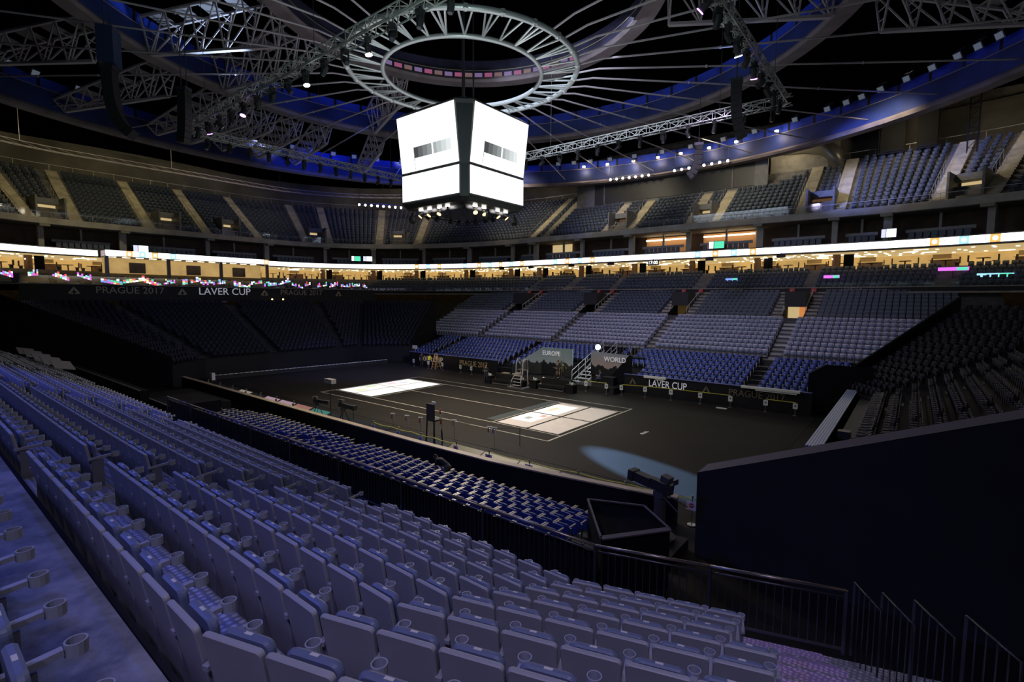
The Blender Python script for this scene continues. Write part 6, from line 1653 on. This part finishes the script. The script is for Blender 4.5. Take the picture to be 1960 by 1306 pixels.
def people():
    person('person in a dark shirt and grey trousers bending over among the navy seats', (12.9, -14.35, .15), R(100), pose(1.78, 1.15, 'hang'), 'cloth_dark', 'cloth_grey', 'short')
    person('standing person in dark clothes beside the left bench, facing the court', (-4.0, 7.1, 0), R(200), pose(1.82, 0, 'front', stride=.06), 'cloth_dark', 'trousers')
    person('person reaching up to the EUROPE lettering, dark top and khaki trousers', (1.35, 11.55, .5), R(0), pose(1.78, .05, 'up'), 'cloth_dark', 'khaki')
    person('person in black before the EUROPE backdrop, beside one in green', (1.95, 10.6, .5), R(160), pose(1.74, .1, 'front'), 'cloth_dark', 'trousers')
    person('person in a green shirt before the right edge of the EUROPE backdrop', (2.65, 10.4, .5), R(10), pose(1.78, .05, 'front'), 'cloth_green', 'trousers', 'short')
    person('person in dark clothes leaning over the right bench', (3.1, 8.95, 0), R(190), pose(1.72, .45, 'front'), 'cloth_dark', 'trousers')
    person('seated person in a blue shirt before the WORLD backdrop', (6.1, 11.4, .5), R(110), sit(), 'cloth_blue', 'jeans', 'short')
    t = thing('road_case', 'dark case on the stage before the WORLD backdrop', 'case', (7.0, 11.3, .5)); b = MB(); b.box((0, 0, .35), (1.1, .7, .7)); b.build('case', 'panel_black', t); b = MB(); b.box((0, 0, .71), (1.14, .74, .04)); b.build('lid', 'dark_steel', t)
    t = thing('stool', 'low black stool under the seated person at the WORLD backdrop', 'stool', (6.1, 11.4, .5)); b = MB(); b.box((0, 0, .37), (.38, .38, .06)); b.build('seat', 'black', t)
    b = MB()
    for x in (-.15, .15):
        for y in (-.15, .15): b.bar((x, y, 0), (x, y, .36), .03)
    b.build('legs', 'black', t)
    person('person in an orange top in the far left corner of the floor', (-26.0, 13.2, 0), R(180), pose(1.72, .2, 'front'), 'cloth_orange', 'jeans', 'short')
    person('person in a teal shirt bending beside the white ladder at far left', (-23.4, 14.0, 0), R(95), pose(1.75, .5, 'front'), 'cloth_teal', 'jeans', 'short')
    person('person in dark clothes standing at the far left barrier', (-17.4, 10.75, 0), R(20), pose(1.76, .1, 'front'), 'cloth_dark', 'trousers')
    person('person in a yellow vest at the far left barrier beside the wooden ladder', (-16.0, 10.55, 0), R(0), pose(1.70, .35, 'front'), 'cloth_vest', 'trousers')
    t = thing('white_chair', 'white plastic chair beside the person in orange at far left', 'chair', (-25.4, 12.6, 0)); b = MB(); b.box((0, 0, .44), (.5, .5, .05)); b.build('seat', 'white', t); b = MB(); b.box((0, .24, .72), (.5, .05, .5)); b.build('backrest', 'white', t)
    for x in (-.2, .2):
        for y in (-.2, .2): b = MB(); b.bar((x, y, 0), (x, y, .43), .04); b.build('leg', 'white', t)
people()
# ------------------------------------------------------------------ light
def light(kind, name, loc, energy, col, target=None, size=1., spot=None, blend=.5, sy=None):
    l = bpy.data.lights.new(name, kind); l.energy = energy; l.color = col
    if kind == 'AREA': l.size = size; 
    if kind == 'AREA' and sy: l.shape = 'RECTANGLE'; l.size_y = sy
    if kind in ('SPOT', 'POINT'): l.shadow_soft_size = size
    if kind == 'SPOT': l.spot_size = R(spot); l.spot_blend = blend
    o = bpy.data.objects.new(name, l); COL.objects.link(o); o.location = loc
    if target is not None: o.rotation_euler = (Vector(target)-Vector(loc)).to_track_quat('-Z', 'Y').to_euler()
    return o
w = bpy.data.worlds.new('world'); SC.world = w; w.use_nodes = True
w.node_tree.nodes['Background'].inputs[0].default_value = (.18, .20, .45, 1); w.node_tree.nodes['Background'].inputs[1].default_value = .006
# stage wash on the near seats: blue from upper left, violet from the right
light('SPOT', 'wash_blue', (-8, -34, 24), 9500, (.10, .16, 1), (10, -24.5, 4.5), .6, 62, .8)
light('SPOT', 'wash_violet', (30, -36, 21), 3000, (.50, .44, 1), (25.5, -22.5, 4), .6, 40, .8)
light('SPOT', 'wash_walkway', (12, -24, 22), 2200, (.06, .12, 1), (20, -28, 5.5), .4, 30, .7)
light('AREA', 'house_grey', (30, -31, 22), 480, (.74, .72, .84), (26, -24, 4), 6)
# far seats
light('SPOT', 'wash_far_left', (-8, 2, 24), 6500, (.62, .48, .85), (-8, 25, 5), .6, 66, .8)
light('SPOT', 'wash_far_right', (14, 2, 24), 7000, (.66, .54, .82), (14, 25, 5), .6, 66, .8)
light('AREA', 'far_fill', (2, 6, 26), 1600, (.75, .80, 1), (2, 27, 5), 16)
# far upper tier and back
for x in (-26, -8, 10, 27): light('SPOT', 'tier_wash', (x*.85, 31, 27.4), 4300, (1, .86, .60), (x, 44, 21), .8, 80, .8)
light('SPOT', 'tier_blue', (10, 20, 26), 30000, (.26, .33, 1), (25, 42, 21.5), .5, 32, .7)
light('SPOT', 'tier_blue_middle', (-6, 16, 27), 7000, (.2, .3, 1), (-12, 42, 20.5), .5, 26, .7)
for y in (-14, 6): light('SPOT', 'tier_wash_left', (-42, y, 31), 4300, (1, .84, .45), (-63, y, 22), .8, 85, .8)
light('SPOT', 'tier_wash_corner', (-36, 24, 31), 4300, (1, .86, .55), (-52, 36, 22), .8, 85, .8)
for x, y, e in ((14, 46.3, 300), (26, 45.5, 330), (35, 42, 300), (-27, 45.5, 260), (-40, 40, 200)): light('POINT', 'back_wall_lamp', (x, y, 27.6), e, (1, .84, .55), None, .3)  # unseen points added to brighten the back wall
# ring fascia glow
for d, e in ((165, 3200), (150, 3200), (128, 2400), (100, 2200), (70, 2400), (48, 2600)):
    a = R(d); light('SPOT', 'ring_glow', polar(34, a, 24.4), e*(.95 if d > 120 else .11), (.04, .09, 1), polar(44.5, a, 28.4), .8, 85, .9)
for d in (170, 130, 90, 45): light('SPOT', 'inner_ring_glow', polar(18, R(d), 25.8), 620 if d > 100 else 90, (.05, .11, 1), polar(27, R(d), 29.8), .6, 95, .9)
light('SPOT', 'ring_pink', polar(10, R(-20), 27), 160, (1, .45, .6), polar(14, R(20), 31), .5, 60, .8)
light('AREA', 'roof_fill', (0, 0, 21.2), 1000, (.85, .82, .9), (0, .01, 30), 18)  # unseen upward panel added to light trusses and spokes
light('SPOT', 'truss_blue', (-16, -7.5, 23.5), 6500, (.55, .75, 1), (-18, -10.4, 30), .3, 60, .8)
light('SPOT', 'truss_blue_right', (16, 10, 24), 260, (.35, .5, 1), (18, 10, 30), .3, 60, .8)
light('AREA', 'ring_front', (16, -17, 14), 900, (.75, 1, .95), (0, 0, 25), 4)
# court: beam pool, baseline wash
light('SPOT', 'beam_pool', (-18, 7.2, 12), 560000, (.22, .40, .72), (18.6, -6.7, 0), .05, 4.9, .6)
light('SPOT', 'court_left_blue', (-8, 2, 21), 9000, (.25, .3, 1), (-20, 5, 0), .5, 50, .8)
light('AREA', 'court_fill', (0, 0, 13.8), 1500, (1, .86, .68), (0, 0, 0), 5)
light('SPOT', 'court_warm', (2, -4, 14.0), 6500, (1, .86, .66), (4, -8, 0), .4, 120, .8)
light('SPOT', 'floor_seats_blue', (2, 6, 21), 1700, (.4, .5, 1), (8, -15.5, 1), .5, 60, .8)
light('SPOT', 'floor_seats_far', (2, -8, 21), 480, (.45, .5, 1), (6, 16, 1.5), .5, 90, .8)
light('SPOT', 'left_stand_blue', (-10, -8, 21), 2400, (.25, .28, 1), (-32, 0, 4), .5, 80, .8)
light('SPOT', 'right_stand', (8, 0, 21), 260, (.4, .45, 1), (31, 2, 4), .5, 80, .8)
light('POINT', 'work_lamp', (4.85, 12.7, 3.62), 180, (.85, 1, .9), None, .2)
light('POINT', 'ladder_lamp', (-15, 9.6, 1.9), 25, (1, .75, .45), None, .2)  # warm point light near the ladder, no lamp modelled
light('POINT', 'bench_lamp', (1.3, 9.2, 1.0), 28, (1, .78, .5), None, .15)  # warm point light by the benches, without a modelled lamp
SC.view_settings.view_transform = 'Standard'; SC.view_settings.look = 'None'; SC.view_settings.exposure = 0; SC.view_settings.gamma = 1
SC.cycles.use_denoising = True; SC.cycles.max_bounces = 5; SC.cycles.diffuse_bounces = 2; SC.cycles.glossy_bounces = 2; SC.cycles.transparent_max_bounces = 8
SC.cycles.sample_clamp_indirect = 3; SC.cycles.use_adaptive_sampling = True; SC.cycles.caustics_reflective = False; SC.cycles.caustics_refractive = False
